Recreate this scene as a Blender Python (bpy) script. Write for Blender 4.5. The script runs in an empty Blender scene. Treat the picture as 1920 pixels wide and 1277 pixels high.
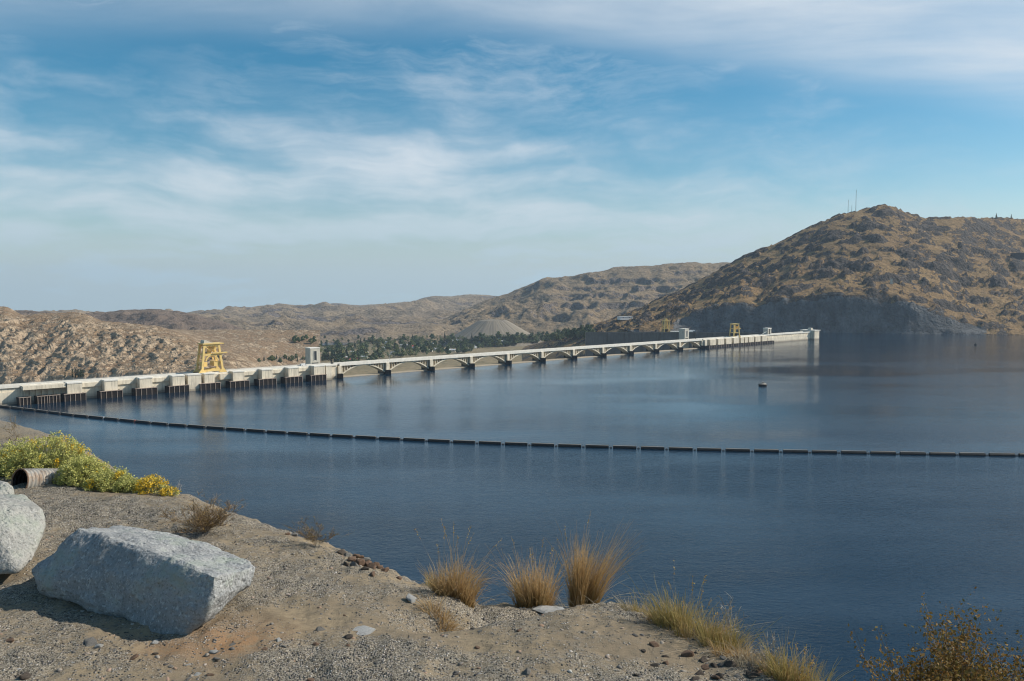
import bpy, bmesh, math, random
import numpy as np
from mathutils import Vector, Matrix

random.seed(7)
RNG = np.random.default_rng(7)
SC = bpy.context.scene
COL = SC.collection

# ------------------------------------------------------------------ camera, sky, sun, exposure
H = 70.0                      # eye height above the lake
F = 1500.0                    # focal length in photo pixels (1920 wide)
CX, CY, HZ = 960.0, 638.5, 547.0
TH = math.atan((CY - HZ) / F)
cam_d = bpy.data.cameras.new('camera')
cam_d.sensor_width = 36.0
cam_d.lens = 36.0 * F / 1920.0
cam_d.clip_start = 0.1
cam_d.clip_end = 40000
cam = bpy.data.objects.new('camera', cam_d)
COL.objects.link(cam)
cam.location = (0, 0, H)
cam.rotation_euler = (math.pi / 2 - TH, 0, 0)
SC.camera = cam

SUN_AZ = math.radians(80)     # clockwise from the view direction (+Y)
SUN_EL = math.radians(36)
sd = bpy.data.lights.new('sun', 'SUN')
sd.energy = 5.0
sd.angle = math.radians(0.53)
sd.color = (1.0, 0.93, 0.82)
sun = bpy.data.objects.new('sun', sd)
COL.objects.link(sun)
sdir = Vector((math.sin(SUN_AZ) * math.cos(SUN_EL), math.cos(SUN_AZ) * math.cos(SUN_EL), math.sin(SUN_EL)))
sun.rotation_euler = (-sdir).to_track_quat('-Z', 'Y').to_euler()
sun.location = (0, 0, 500)

SC.view_settings.view_transform = 'Standard'
SC.view_settings.look = 'None'
SC.view_settings.gamma = 1.0
SC.view_settings.exposure = 0.0
SC.view_settings.use_curve_mapping = False
SC.cycles.max_bounces = 6
SC.cycles.volume_bounces = 0
SC.cycles.transparent_max_bounces = 8
SC.cycles.use_denoising = True
SC.cycles.filter_width = 1.1


class NT:
    """small helper for node trees"""
    def __init__(s, tree):
        s.t = tree

    def n(s, kind, **kw):
        nd = s.t.nodes.new(kind)
        for k, v in kw.items():
            setattr(nd, k, v)
        return nd

    def put(s, sock, v):
        if v is None:
            return
        if isinstance(v, bpy.types.NodeSocket):
            s.t.links.new(v, sock)
        elif isinstance(v, (tuple, list)) and sock.type == 'RGBA' and len(v) == 3:
            sock.default_value = (*v, 1)
        else:
            sock.default_value = v

    def math(s, op, a, b=None, clamp=False):
        nd = s.n('ShaderNodeMath', operation=op, use_clamp=clamp)
        s.put(nd.inputs[0], a)
        s.put(nd.inputs[1], b)
        return nd.outputs[0]

    def vmath(s, op, a, b=None):
        nd = s.n('ShaderNodeVectorMath', operation=op)
        s.put(nd.inputs[0], a)
        s.put(nd.inputs[1], b)
        return nd.outputs[0]

    def noise(s, vec, scale, detail=4, rough=0.55, dist=0.0, col=False):
        nd = s.n('ShaderNodeTexNoise')
        s.put(nd.inputs['Vector'], vec)
        nd.inputs['Scale'].default_value = scale
        nd.inputs['Detail'].default_value = detail
        nd.inputs['Roughness'].default_value = rough
        nd.inputs['Distortion'].default_value = dist
        return nd.outputs['Color' if col else 'Fac']

    def voro(s, vec, scale, feature='F1', out='Distance', rnd=1.0):
        nd = s.n('ShaderNodeTexVoronoi', feature=feature)
        s.put(nd.inputs['Vector'], vec)
        nd.inputs['Scale'].default_value = scale
        nd.inputs['Randomness'].default_value = rnd
        return nd.outputs[out]

    def mapr(s, v, a, b, c=0.0, d=1.0, smooth=True):
        nd = s.n('ShaderNodeMapRange')
        nd.interpolation_type = 'SMOOTHSTEP' if smooth else 'LINEAR'
        s.put(nd.inputs[0], v)
        for i, x in enumerate((a, b, c, d)):
            s.put(nd.inputs[1 + i], x)
        return nd.outputs[0]

    def mix(s, f, a, b, blend='MIX'):
        nd = s.n('ShaderNodeMix', data_type='RGBA', blend_type=blend)
        s.put(nd.inputs[0], f)
        s.put(nd.inputs[6], a)
        s.put(nd.inputs[7], b)
        return nd.outputs[2]

    def ramp(s, f, stops):
        nd = s.n('ShaderNodeValToRGB')
        s.put(nd.inputs[0], f)
        el = nd.color_ramp.elements
        while len(el) < len(stops):
            el.new(0.5)
        for e, (p, c) in zip(el, stops):
            e.position = p
            e.color = (*c, 1)
        return nd.outputs[0]

    def pos(s):
        return s.n('ShaderNodeNewGeometry').outputs['Position']

    def obj(s):
        return s.n('ShaderNodeTexCoord').outputs['Object']

    def attr(s, name, out='Fac'):
        nd = s.n('ShaderNodeAttribute', attribute_name=name)
        return nd.outputs[out]

    def mapping(s, vec, scale=(1, 1, 1), rot=(0, 0, 0), loc=(0, 0, 0)):
        nd = s.n('ShaderNodeMapping')
        s.put(nd.inputs[0], vec)
        nd.inputs['Location'].default_value = loc
        nd.inputs['Rotation'].default_value = rot
        nd.inputs['Scale'].default_value = scale
        return nd.outputs[0]

    def bump(s, h, strength, dist, normal=None):
        nd = s.n('ShaderNodeBump')
        nd.inputs['Strength'].default_value = strength
        nd.inputs['Distance'].default_value = dist
        s.put(nd.inputs['Height'], h)
        s.put(nd.inputs['Normal'], normal)
        return nd.outputs[0]

    def sep(s, v):
        nd = s.n('ShaderNodeSeparateXYZ')
        s.put(nd.inputs[0], v)
        return nd.outputs

    def comb(s, x, y, z):
        nd = s.n('ShaderNodeCombineXYZ')
        s.put(nd.inputs[0], x)
        s.put(nd.inputs[1], y)
        s.put(nd.inputs[2], z)
        return nd.outputs[0]


# ---- world: clear sky with thin cirrus drawn on a flat cloud layer (projected direction)
W = bpy.data.worlds.new('World')
SC.world = W
W.use_nodes = True
W.node_tree.nodes.clear()
w = NT(W.node_tree)
sky = w.n('ShaderNodeTexSky', sky_type='NISHITA')
sky.sun_disc = False
sky.sun_elevation = SUN_EL
sky.sun_rotation = SUN_AZ
sky.altitude = 400
sky.air_density = 1.0
sky.dust_density = 0.9
sky.ozone_density = 2.2
dirv = w.n('ShaderNodeTexCoord').outputs['Generated']
dx, dy, dz = w.sep(dirv)
dzp = w.math('MAXIMUM', dz, 0.0)
den = w.math('ADD', dzp, 0.035)
px_ = w.math('DIVIDE', dx, den)
py_ = w.math('DIVIDE', dy, den)
pl = w.comb(px_, py_, 0.0)
warp = w.noise(pl, 0.35, 3, 0.5, col=True)
warp = w.vmath('SUBTRACT', warp, (0.5, 0.5, 0.5))
nd = w.n('ShaderNodeVectorMath', operation='SCALE')
w.put(nd.inputs[0], warp)
nd.inputs['Scale'].default_value = 1.3
plw = w.vmath('ADD', pl, nd.outputs[0])
# sheet of cirrostratus with an edge crossing the view, thinned overhead to lower ambient
edge = w.math('MULTIPLY_ADD', w.math('MAXIMUM', w.math('ADD', px_, 0.25), 0.0), 0.36)
W.node_tree.nodes[-1].inputs[2].default_value = 2.92
wob = w.math('MULTIPLY', w.math('SUBTRACT', w.noise(w.mapping(pl, (0.5, 0.8, 1)), 0.9, 4, 0.55), 0.5), 0.8)
e_d = w.math('ADD', w.math('SUBTRACT', edge, py_), wob)
sheet = w.math('MULTIPLY', w.mapr(e_d, -0.22, 0.75), w.mapr(e_d, 0.9, 1.8, 1.0, 0.12))
q3 = w.vmath('ADD', w.mapping(dirv, (1, 1, 2.2)), nd.outputs[0])
fibre = w.noise(w.mapping(plw, (0.5, 1.3, 1), (0, 0, 0.28)), 1.6, 6, 0.62)
sheet = w.math('MULTIPLY', sheet, w.math('MULTIPLY', w.mapr(fibre, 0.25, 0.75, 0.45, 0.92), w.mapr(px_, -2.2, 1.0, 0.55, 1.0)))
# loose feathers of cirrus in the open part
dsm = w.vmath('ADD', w.mapping(dirv, (1, 1, 2.4)), w.vmath('MULTIPLY', w.vmath('SUBTRACT', w.noise(dirv, 3.0, 4, 0.6, col=True), (0.5, 0.5, 0.5)), (0.20, 0.20, 0.20)))
big = w.noise(dsm, 2.6, 3, 0.5)
wis = w.noise(w.mapping(dsm, (1.0, 1.0, 2.0), (0, 0.35, 0)), 6.0, 7, 0.64)
wisp = w.math('MULTIPLY', w.mapr(big, 0.34, 0.64), w.mapr(wis, 0.33, 0.72))
wisp = w.math('MULTIPLY', wisp, 0.44)
# broad veil low over the valley
vn = w.noise(w.mapping(dsm, (1, 1, 1.25), (0, 0.25, 0), (3.1, 1.7, 0)), 3.4, 6, 0.60)
vf = w.noise(w.mapping(dsm, (1, 1, 2.2), (0, 0.30, 0), (1.1, 4.7, 0)), 6.0, 5, 0.55)
vt = w.math('SUBTRACT', w.math('SUBTRACT', 0.20, w.math('MULTIPLY', w.math('MAXIMUM', dx, 0.0), 0.16)), dz)
vt = w.math('ADD', vt, w.math('MULTIPLY', w.math('SUBTRACT', vn, 0.5), 0.34))
veil = w.math('MULTIPLY', w.mapr(vt, -0.035, 0.13), w.mapr(vf, 0.26, 0.68, 0.30, 1.0))
m = w.math('MAXIMUM', w.math('MAXIMUM', sheet, wisp), veil)
hor = w.mapr(dzp, 0.0, 0.13, 0.85, 0.0)
m = w.math('MAXIMUM', m, hor)
m = w.math('MULTIPLY', m, 1.0, True)
skyc = sky.outputs[0]
hs = w.n('ShaderNodeHueSaturation')
hs.inputs['Saturation'].default_value = 1.42
hs.inputs['Hue'].default_value = 0.482
hs.inputs['Value'].default_value = 1.20
w.put(hs.inputs['Color'], skyc)
cloudc = w.mix(w.mapr(dzp, 0.0, 0.20), (5.35, 7.05, 7.9), (8.0, 8.8, 9.6))
final = w.mix(m, hs.outputs[0], cloudc)
bg = w.n('ShaderNodeBackground')
w.put(bg.inputs[0], final)
bg.inputs[1].default_value = 0.088
out = w.n('ShaderNodeOutputWorld')
W.node_tree.links.new(bg.outputs[0], out.inputs[0])


# ------------------------------------------------------------------ geometry helpers
def ray(px, py):
    u, v = (px - CX) / F, (CY - py) / F
    y = math.cos(TH) + v * math.sin(TH)
    z = -math.sin(TH) + v * math.cos(TH)
    return u / y, z / y                     # per unit of forward distance Y


def at_y(px, py, Y):
    a, b = ray(px, py)
    return Vector((a * Y, Y, H + b * Y))


def on_z(px, py, z):
    a, b = ray(px, py)
    return at_y(px, py, (z - H) / b)


def perlin(p, seed=0):
    p = np.asarray(p, float)
    i = np.floor(p).astype(np.int64)
    f = p - i
    u = f * f * f * (f * (f * 6 - 15) + 10)

    def g(ox, oy, oz):
        h = (i[..., 0] + ox) * 374761393 + (i[..., 1] + oy) * 668265263 + (i[..., 2] + oz) * 2147483647 + seed * 974634777
        h = (h ^ (h >> 13)) * 1274126177
        h = (h ^ (h >> 16)) & 0xFFFFFFFF
        a = (h & 0xFFFF) / 65536.0 * 6.28318
        b = ((h >> 16) & 0xFFFF) / 32768.0 - 1.0
        r = np.sqrt(np.maximum(0, 1 - b * b))
        return (r * np.cos(a) * (f[..., 0] - ox) + r * np.sin(a) * (f[..., 1] - oy) + b * (f[..., 2] - oz))

    def L(a, b, t):
        return a + (b - a) * t
    x00 = L(g(0, 0, 0), g(1, 0, 0), u[..., 0])
    x10 = L(g(0, 1, 0), g(1, 1, 0), u[..., 0])
    x01 = L(g(0, 0, 1), g(1, 0, 1), u[..., 0])
    x11 = L(g(0, 1, 1), g(1, 1, 1), u[..., 0])
    return L(L(x00, x10, u[..., 1]), L(x01, x11, u[..., 1]), u[..., 2]) * 1.5


def fbm(p, octv=4, gain=0.5, seed=0):
    a, s, tot = 1.0, 0.0, 0.0
    p = np.asarray(p, float)
    for k in range(octv):
        s = s + a * perlin(p * 2.0 ** k, seed + k)
        tot += a
        a *= gain
    return s / tot


def ridged(p, octv=4, gain=0.5, seed=0):
    a, s, tot = 1.0, 0.0, 0.0
    p = np.asarray(p, float)
    for k in range(octv):
        s = s + a * (1 - 2 * np.abs(perlin(p * 2.0 ** k, seed + k)))
        tot += a
        a *= gain
    return s / tot


def P3(x, y, z=0.0):
    x = np.asarray(x, float)
    return np.stack([x, np.broadcast_to(y, x.shape), np.broadcast_to(z, x.shape)], -1)


def link(name, me, mat=None, parent=None, smooth=False):
    o = bpy.data.objects.new(name, me)
    COL.objects.link(o)
    if mat is not None and not me.materials:
        me.materials.append(mat)
    if parent is not None:
        o.parent = parent
    if smooth:
        me.polygons.foreach_set('use_smooth', [True] * len(me.polygons))
    return o


def mesh_np(name, V, faces, mat=None, parent=None, smooth=False, attrs=None):
    """faces: (n,k) array"""
    me = bpy.data.meshes.new(name)
    V = np.asarray(V, np.float32)
    faces = np.asarray(faces, np.int32)
    n, k = faces.shape
    me.vertices.add(len(V))
    me.vertices.foreach_set('co', V.ravel())
    me.loops.add(n * k)
    me.loops.foreach_set('vertex_index', faces.ravel())
    me.polygons.add(n)
    me.polygons.foreach_set('loop_start', np.arange(0, n * k, k, dtype=np.int32))
    me.polygons.foreach_set('loop_total', np.full(n, k, np.int32))
    me.update(calc_edges=True)
    for an, av in (attrs or {}).items():
        a = me.attributes.new(an, 'FLOAT', 'POINT')
        a.data.foreach_set('value', np.asarray(av, np.float32).ravel())
    return link(name, me, mat, parent, smooth)


def tag(o, label=None, cat=None, group=None, kind=None):
    if label:
        o['label'] = label
    if cat:
        o['category'] = cat
    if group:
        o['group'] = group
    if kind:
        o['kind'] = kind
    return o


def empty(name, loc=(0, 0, 0), rz=0.0):
    o = bpy.data.objects.new(name, None)
    COL.objects.link(o)
    o.location = loc
    o.rotation_euler = (0, 0, rz)
    o.empty_display_size = 0.5
    return o


def copy_tree(o, parent=None):
    c = o.copy()
    COL.objects.link(c)
    c.parent = parent
    for ch in [x for x in bpy.data.objects if x.parent == o]:
        copy_tree(ch, c)
    return c


class MB:
    def __init__(s):
        s.v, s.f = [], []

    def box(s, x0, x1, y0, y1, z0, z1):
        b = len(s.v)
        s.v += [(x0, y0, z0), (x1, y0, z0), (x1, y1, z0), (x0, y1, z0), (x0, y0, z1), (x1, y0, z1), (x1, y1, z1), (x0, y1, z1)]
        s.f += [tuple(b + i for i in q) for q in ((3, 2, 1, 0), (4, 5, 6, 7), (0, 1, 5, 4), (1, 2, 6, 5), (2, 3, 7, 6), (3, 0, 4, 7))]
        return s

    def prism(s, poly, y0, y1):
        """poly: list of (x,z) counter-clockwise seen from -y, pulled along y"""
        b, n = len(s.v), len(poly)
        s.v += [(x, y0, z) for x, z in poly] + [(x, y1, z) for x, z in poly]
        s.f.append(tuple(b + i for i in range(n)))
        s.f.append(tuple(b + n + i for i in reversed(range(n))))
        for i in range(n):
            j = (i + 1) % n
            s.f.append((b + j, b + i, b + n + i, b + n + j))
        return s

    def bar(s, p0, p1, w_, h_=None):
        """square beam between two points"""
        h_ = h_ or w_
        p0, p1 = Vector(p0), Vector(p1)
        d = (p1 - p0).normalized()
        up = Vector((0, 0, 1)) if abs(d.z) < 0.95 else Vector((1, 0, 0))
        a = d.cross(up).normalized() * w_ / 2
        c = a.cross(d).normalized() * h_ / 2
        b = len(s.v)
        for p in (p0, p1):
            for sa, sc in ((-1, -1), (1, -1), (1, 1), (-1, 1)):
                s.v.append(tuple(p + a * sa + c * sc))
        s.f += [tuple(b + i for i in q) for q in ((3, 2, 1, 0), (4, 5, 6, 7), (0, 1, 5, 4), (1, 2, 6, 5), (2, 3, 7, 6), (3, 0, 4, 7))]
        return s

    def tube(s, p0, p1, r0, r1=None, n=8):
        r1 = r0 if r1 is None else r1
        p0, p1 = Vector(p0), Vector(p1)
        d = (p1 - p0).normalized()
        up = Vector((0, 0, 1)) if abs(d.z) < 0.95 else Vector((1, 0, 0))
        a = d.cross(up).normalized()
        c = a.cross(d).normalized()
        b = len(s.v)
        for p, r in ((p0, r0), (p1, r1)):
            for i in range(n):
                t = 2 * math.pi * i / n
                s.v.append(tuple(p + a * r * math.cos(t) + c * r * math.sin(t)))
        for i in range(n):
            j = (i + 1) % n
            s.f.append((b + i, b + j, b + n + j, b + n + i))
        s.f.append(tuple(b + i for i in reversed(range(n))))
        s.f.append(tuple(b + n + i for i in range(n)))
        return s

    def mesh(s, name):
        me = bpy.data.meshes.new(name)
        me.from_pydata(s.v, [], s.f)
        me.update()
        return me

    def build(s, name, mat, parent=None, smooth=False, fix=True):
        me = s.mesh(name)
        if fix:
            bm = bmesh.new()
            bm.from_mesh(me)
            bmesh.ops.recalc_face_normals(bm, faces=bm.faces)
            bm.to_mesh(me)
            bm.free()
        return link(name, me, mat, parent, smooth)


# ------------------------------------------------------------------ materials
def mat_new(name):
    m_ = bpy.data.materials.new(name)
    m_.use_nodes = True
    t = NT(m_.node_tree)
    b = m_.node_tree.nodes['Principled BSDF']
    b.inputs['Specular IOR Level'].default_value = 0.3
    b.inputs['Roughness'].default_value = 0.85
    return m_, t, b


def mat_concrete(name, base, stain=0.35, scale=0.25, rough=0.85, waterline=False):
    m_, t, b = mat_new(name)
    p = t.pos()
    n1 = t.noise(p, scale, 5, 0.6)
    st = t.noise(t.mapping(p, (1, 1, 0.12)), scale * 4, 4, 0.6)
    fac = t.math('MULTIPLY', t.mapr(st, 0.42, 0.7), stain)
    c = t.mix(t.mapr(n1, 0.3, 0.7), tuple(x * 0.9 for x in base), tuple(min(1, x * 1.08) for x in base))
    c = t.mix(fac, c, tuple(x * 0.5 for x in base))
    if waterline:
        z = t.sep(p)[2]
        zz = t.math('ADD', z, t.math('MULTIPLY', t.math('SUBTRACT', t.noise(p, 0.4, 3), 0.5), 1.0))
        c = t.mix(t.mapr(zz, 0.9, 1.9, 0.62, 0.0), c, (0.13, 0.105, 0.075))
        c = t.mix(t.mapr(zz, 2.0, 3.4, 0.25, 0.0), c, (0.30, 0.25, 0.18))
    t.put(b.inputs['Base Color'], c)
    b.inputs['Roughness'].default_value = rough
    t.put(b.inputs['Normal'], t.bump(t.noise(p, 2.0, 5), 0.2, 0.1))
    return m_


def mat_plain(name, col, rough=0.7, var=0.15, scale=3.0, metal=0.0, spec=0.3, rust=None):
    m_, t, b = mat_new(name)
    n1 = t.noise(t.obj(), scale, 4, 0.6)
    c = t.mix(n1, tuple(x * (1 - var) for x in col), tuple(min(1, x * (1 + var)) for x in col))
    if rust:
        c = t.mix(t.mapr(t.noise(t.obj(), scale * 0.7, 6, 0.7), 0.55, 0.68), c, rust)
    t.put(b.inputs['Base Color'], c)
    b.inputs['Roughness'].default_value = rough
    b.inputs['Metallic'].default_value = metal
    b.inputs['Specular IOR Level'].default_value = spec
    return m_


def mat_hill(name, grass, grass2, rock, rock2, sc=1.0, shrub=(0.05, 0.05, 0.03), shrub_amt=0.5, bump=1.0, lo=0.12, cutrock=False, crag=0.75, zs=0.55):
    """dry grass with rock where the relief attribute 'rock' is high, plus sage and shrub specks"""
    m_, t, b = mat_new(name)
    p = t.pos()
    nz = t.sep(t.n('ShaderNodeNewGeometry').outputs['Normal'])[2]
    ra = t.attr('rock')
    n_big = t.noise(p, 0.010 / sc, 5, 0.6)
    n_mid = t.noise(t.mapping(p, (1, 1, 2 if zs > 0.4 else 0.5)), 0.05 / sc, 6, 0.65, 0.5)
    n_fin = t.noise(p, 0.22 / sc, 5, 0.7)
    g = t.mix(t.mapr(n_big, 0.35, 0.65), grass, grass2)
    g = t.mix(t.mapr(n_fin, 0.35, 0.75), g, tuple(x * 0.62 for x in grass2))
    r = t.mix(t.mapr(n_fin, 0.3, 0.7), rock, rock2)
    sl = t.mapr(nz, 0.62, 0.92, 0.5, -0.25)
    f = t.math('ADD', t.math('ADD', ra, sl), t.math('MULTIPLY', t.math('SUBTRACT', n_mid, 0.5), 2.2))
    f = t.math('ADD', f, t.math('MULTIPLY', t.math('SUBTRACT', n_fin, 0.5), 1.3))
    c = t.mix(t.mapr(f, lo, lo + 0.30), g, r)
    v = t.voro(t.mapping(p, (1, 1, 0.6)), 0.13 / sc)
    vs = t.math('MULTIPLY', t.mapr(v, 0.16, 0.34, 1.0, 0.0), t.mapr(t.noise(p, 0.02 / sc, 3), 0.42, 0.62))
    c = t.mix(t.math('MULTIPLY', vs, shrub_amt), c, shrub)
    if cutrock:
        k1 = t.noise(t.mapping(p, (1, 1, 0.35)), 0.05, 6, 0.65)
        k2 = t.noise(t.mapping(p, (1, 1, 0.22)), 0.30, 4, 0.6)
        kc = t.ramp(k1, [(0.3, (0.075, 0.078, 0.08)), (0.5, (0.15, 0.152, 0.15)), (0.7, (0.24, 0.235, 0.225))])
        kc = t.mix(t.mapr(k2, 0.5, 0.75), kc, (0.11, 0.105, 0.10))
        cf = t.math('ADD', t.attr('cut'), t.math('MULTIPLY', t.math('SUBTRACT', n_mid, 0.5), 0.9))
        c = t.mix(t.mapr(cf, 0.46, 0.56), c, kc)
    t.put(b.inputs['Base Color'], c)
    b.inputs['Roughness'].default_value = 0.95
    b.inputs['Specular IOR Level'].default_value = 0.1
    hgt = t.math('ADD', t.math('MULTIPLY', n_mid, 1.0), t.math('MULTIPLY', n_fin, 0.45))
    rk = t.mapr(f, lo, lo + 0.30)
    pw = t.vmath('ADD', t.mapping(p, (1, 1, zs)), t.vmath('MULTIPLY', t.noise(p, 0.05 / sc, 3, 0.6, col=True), (14 * sc, 14 * sc, 14 * sc)))
    cr1 = t.voro(pw, 0.075 / sc)
    cr2 = t.voro(pw, 0.21 / sc)
    crg = t.math('ADD', cr1, t.math('MULTIPLY', cr2, 0.45))
    hgt = t.math('SUBTRACT', hgt, t.math('MULTIPLY', crg, t.math('MULTIPLY', t.math('ADD', t.math('MULTIPLY', rk, 0.85), 0.15), crag)))
    t.put(b.inputs['Normal'], t.bump(hgt, 0.9 * bump, 9.0 * sc))
    return m_


M = {}
M['concrete'] = mat_concrete('dam_concrete', (0.76, 0.675, 0.525), 0.6, 0.2, waterline=True)
M['rail_white'] = mat_concrete('parapet_concrete', (0.80, 0.76, 0.67), 0.10, 0.3)
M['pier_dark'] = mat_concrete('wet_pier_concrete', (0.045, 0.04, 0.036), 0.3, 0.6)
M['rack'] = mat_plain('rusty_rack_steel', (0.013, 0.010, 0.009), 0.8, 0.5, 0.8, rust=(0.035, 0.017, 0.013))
M['dark_concrete'] = mat_concrete('shade_darkened_concrete', (0.17, 0.165, 0.155), 0.4, 0.15)  # darker copy of the concrete, painting in the forebay wall's shade
M['rib'] = mat_concrete('rack_rib_concrete', (0.36, 0.29, 0.24), 0.3, 0.5)
M['tower'] = mat_concrete('tower_concrete', (0.58, 0.54, 0.45), 0.4, 0.3)
M['yellow'] = mat_plain('crane_yellow_paint', (0.80, 0.57, 0.21), 0.6, 0.15, 0.4, rust=(0.60, 0.38, 0.13))
M['glass_dark'] = mat_plain('dark_window_glass', (0.03, 0.035, 0.04), 0.25, 0.2, 1.0, spec=0.5)
M['asphalt'] = mat_plain('road_asphalt', (0.16, 0.155, 0.145), 0.9, 0.2, 0.3)
M['steel_grey'] = mat_plain('galvanised_steel', (0.42, 0.43, 0.43), 0.5, 0.15, 2.0, metal=0.4)
M['boom'] = mat_plain('black_boom_tube', (0.012, 0.013, 0.014), 0.6, 0.4, 0.5)
M['boom_top'] = mat_plain('weathered_boom_walkway', (0.27, 0.24, 0.20), 0.8, 0.3, 0.8)
M['coupling'] = mat_plain('boom_coupling_steel', (0.34, 0.30, 0.27), 0.6, 0.2, 2.0)
M['redfloat'] = mat_plain('faded_red_float', (0.55, 0.19, 0.14), 0.6, 0.2, 1.0)
M['white_paint'] = mat_plain('white_paint', (0.78, 0.77, 0.74), 0.6, 0.08, 1.0)
M['mast'] = mat_plain('mast_steel', (0.20, 0.20, 0.20), 0.6, 0.1, 1.0)
M['hut'] = mat_plain('dark_hut_wall', (0.05, 0.048, 0.05), 0.8, 0.2, 0.5)

# ------------------------------------------------------------------ lake water
mw, t, b = mat_new('lake_water')
p = t.pos()
cdist = t.math('SQRT', t.math('ADD', t.math('POWER', t.sep(p)[0], 2.0), t.math('POWER', t.sep(p)[1], 2.0)))
w1 = t.noise(t.mapping(p, (0.55, 1.1, 1), (0, 0, 0.5)), 1.1, 4, 0.6)
w2 = t.noise(t.mapping(p, (0.5, 1.0, 1), (0, 0, -0.25)), 0.35, 3, 0.5)
calm = t.noise(t.mapping(p, (0.004, 0.012, 1), (0, 0, 0.15)), 1.0, 4, 0.55)
amp = t.mapr(calm, 0.30, 0.68, 0.35, 1.5)
hh = t.math('MULTIPLY', t.math('ADD', w1, t.math('MULTIPLY', w2, 0.8)), amp)
fade = t.mapr(cdist, 120.0, 560.0, 1.0, 0.36)
t.put(b.inputs['Normal'], t.bump(t.math('MULTIPLY', hh, fade), 0.95, 0.30))
t.put(b.inputs['Base Color'], t.mix(calm, (0.002, 0.018, 0.040), (0.003, 0.024, 0.050)))
b.inputs['Roughness'].default_value = 0.06
b.inputs['IOR'].default_value = 1.333
b.inputs['Specular Tint'].default_value = (0.86, 0.96, 1.0, 1)
b.inputs['Specular IOR Level'].default_value = 0.5
M['water'] = mw

# dam line on the lake, from two points of its waterline
A_ = on_z(172, 746, 0.0)
B_ = on_z(1515, 637, 0.0)
ax = (B_ - A_).normalized()
DROT = math.atan2(ax.y, ax.x)


def s_of(px, y=0.0, py=690.0):
    """distance along the dam where the bearing px meets the line y metres downstream of the face"""
    u, _ = ray(px, py)
    ox, oy = A_.x - ax.y * y, A_.y + ax.x * y
    return (u * oy - ox) / (ax.x - u * ax.y)


def dam_pt(s, y=0.0, z=0.0):
    return Vector((A_.x + ax.x * s - ax.y * y, A_.y + ax.y * s + ax.x * y, z))


S_END = s_of(1523)
e0, e1 = dam_pt(-2600, 4), dam_pt(S_END - 1, 4)
fbY = e1.y + 6
poly = [(e0.x, e0.y), (e1.x, e1.y), (e1.x - 215, fbY + 6), (e1.x - 240, fbY + 420), (5200, fbY + 420), (5200, -3500), (e0.x, -3500)]
me = bpy.data.meshes.new('lake')
bm = bmesh.new()
bm.faces.new([bm.verts.new((x, y, 0)) for x, y in poly])
bmesh.ops.triangulate(bm, faces=bm.faces)
bmesh.ops.recalc_face_normals(bm, faces=bm.faces)
for f in bm.faces:
    if f.normal.z < 0:
        f.normal_flip()
bm.to_mesh(me)
bm.free()
tag(link('lake', me, M['water']), kind='structure')

# ------------------------------------------------------------------ hills and valley
VAL = -75.0
M['h_right'] = mat_hill('golden_grass_slope', (0.36, 0.24, 0.115), (0.29, 0.19, 0.095), (0.05, 0.045, 0.042), (0.125, 0.105, 0.088), 1.0, (0.05, 0.05, 0.035), 0.7, cutrock=True, lo=-0.02)
M['h_left'] = mat_hill('brown_cliff_slope', (0.38, 0.262, 0.156), (0.29, 0.198, 0.122), (0.55, 0.425, 0.285), (0.32, 0.236, 0.162), 1.0, (0.075, 0.06, 0.045), 0.55, 0.85, crag=1.0, zs=0.28)
M['h_mid'] = mat_hill('tan_hill_slope', (0.33, 0.24, 0.145), (0.27, 0.205, 0.13), (0.13, 0.11, 0.095), (0.20, 0.165, 0.135), 1.7, (0.06, 0.06, 0.045), 0.5)
M['h_far'] = mat_hill('distant_hill_slope', (0.36, 0.27, 0.17), (0.29, 0.225, 0.155), (0.13, 0.115, 0.11), (0.20, 0.165, 0.14), 3.0, (0.08, 0.08, 0.07), 0.4)
M['h_ridge'] = mat_hill('dark_ridge_slope', (0.25, 0.19, 0.14), (0.20, 0.15, 0.115), (0.115, 0.095, 0.085), (0.20, 0.16, 0.13), 1.5, (0.05, 0.048, 0.04), 0.7)

def z_py(py, Y):
    return H + ray(960, py)[1] * Y


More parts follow.
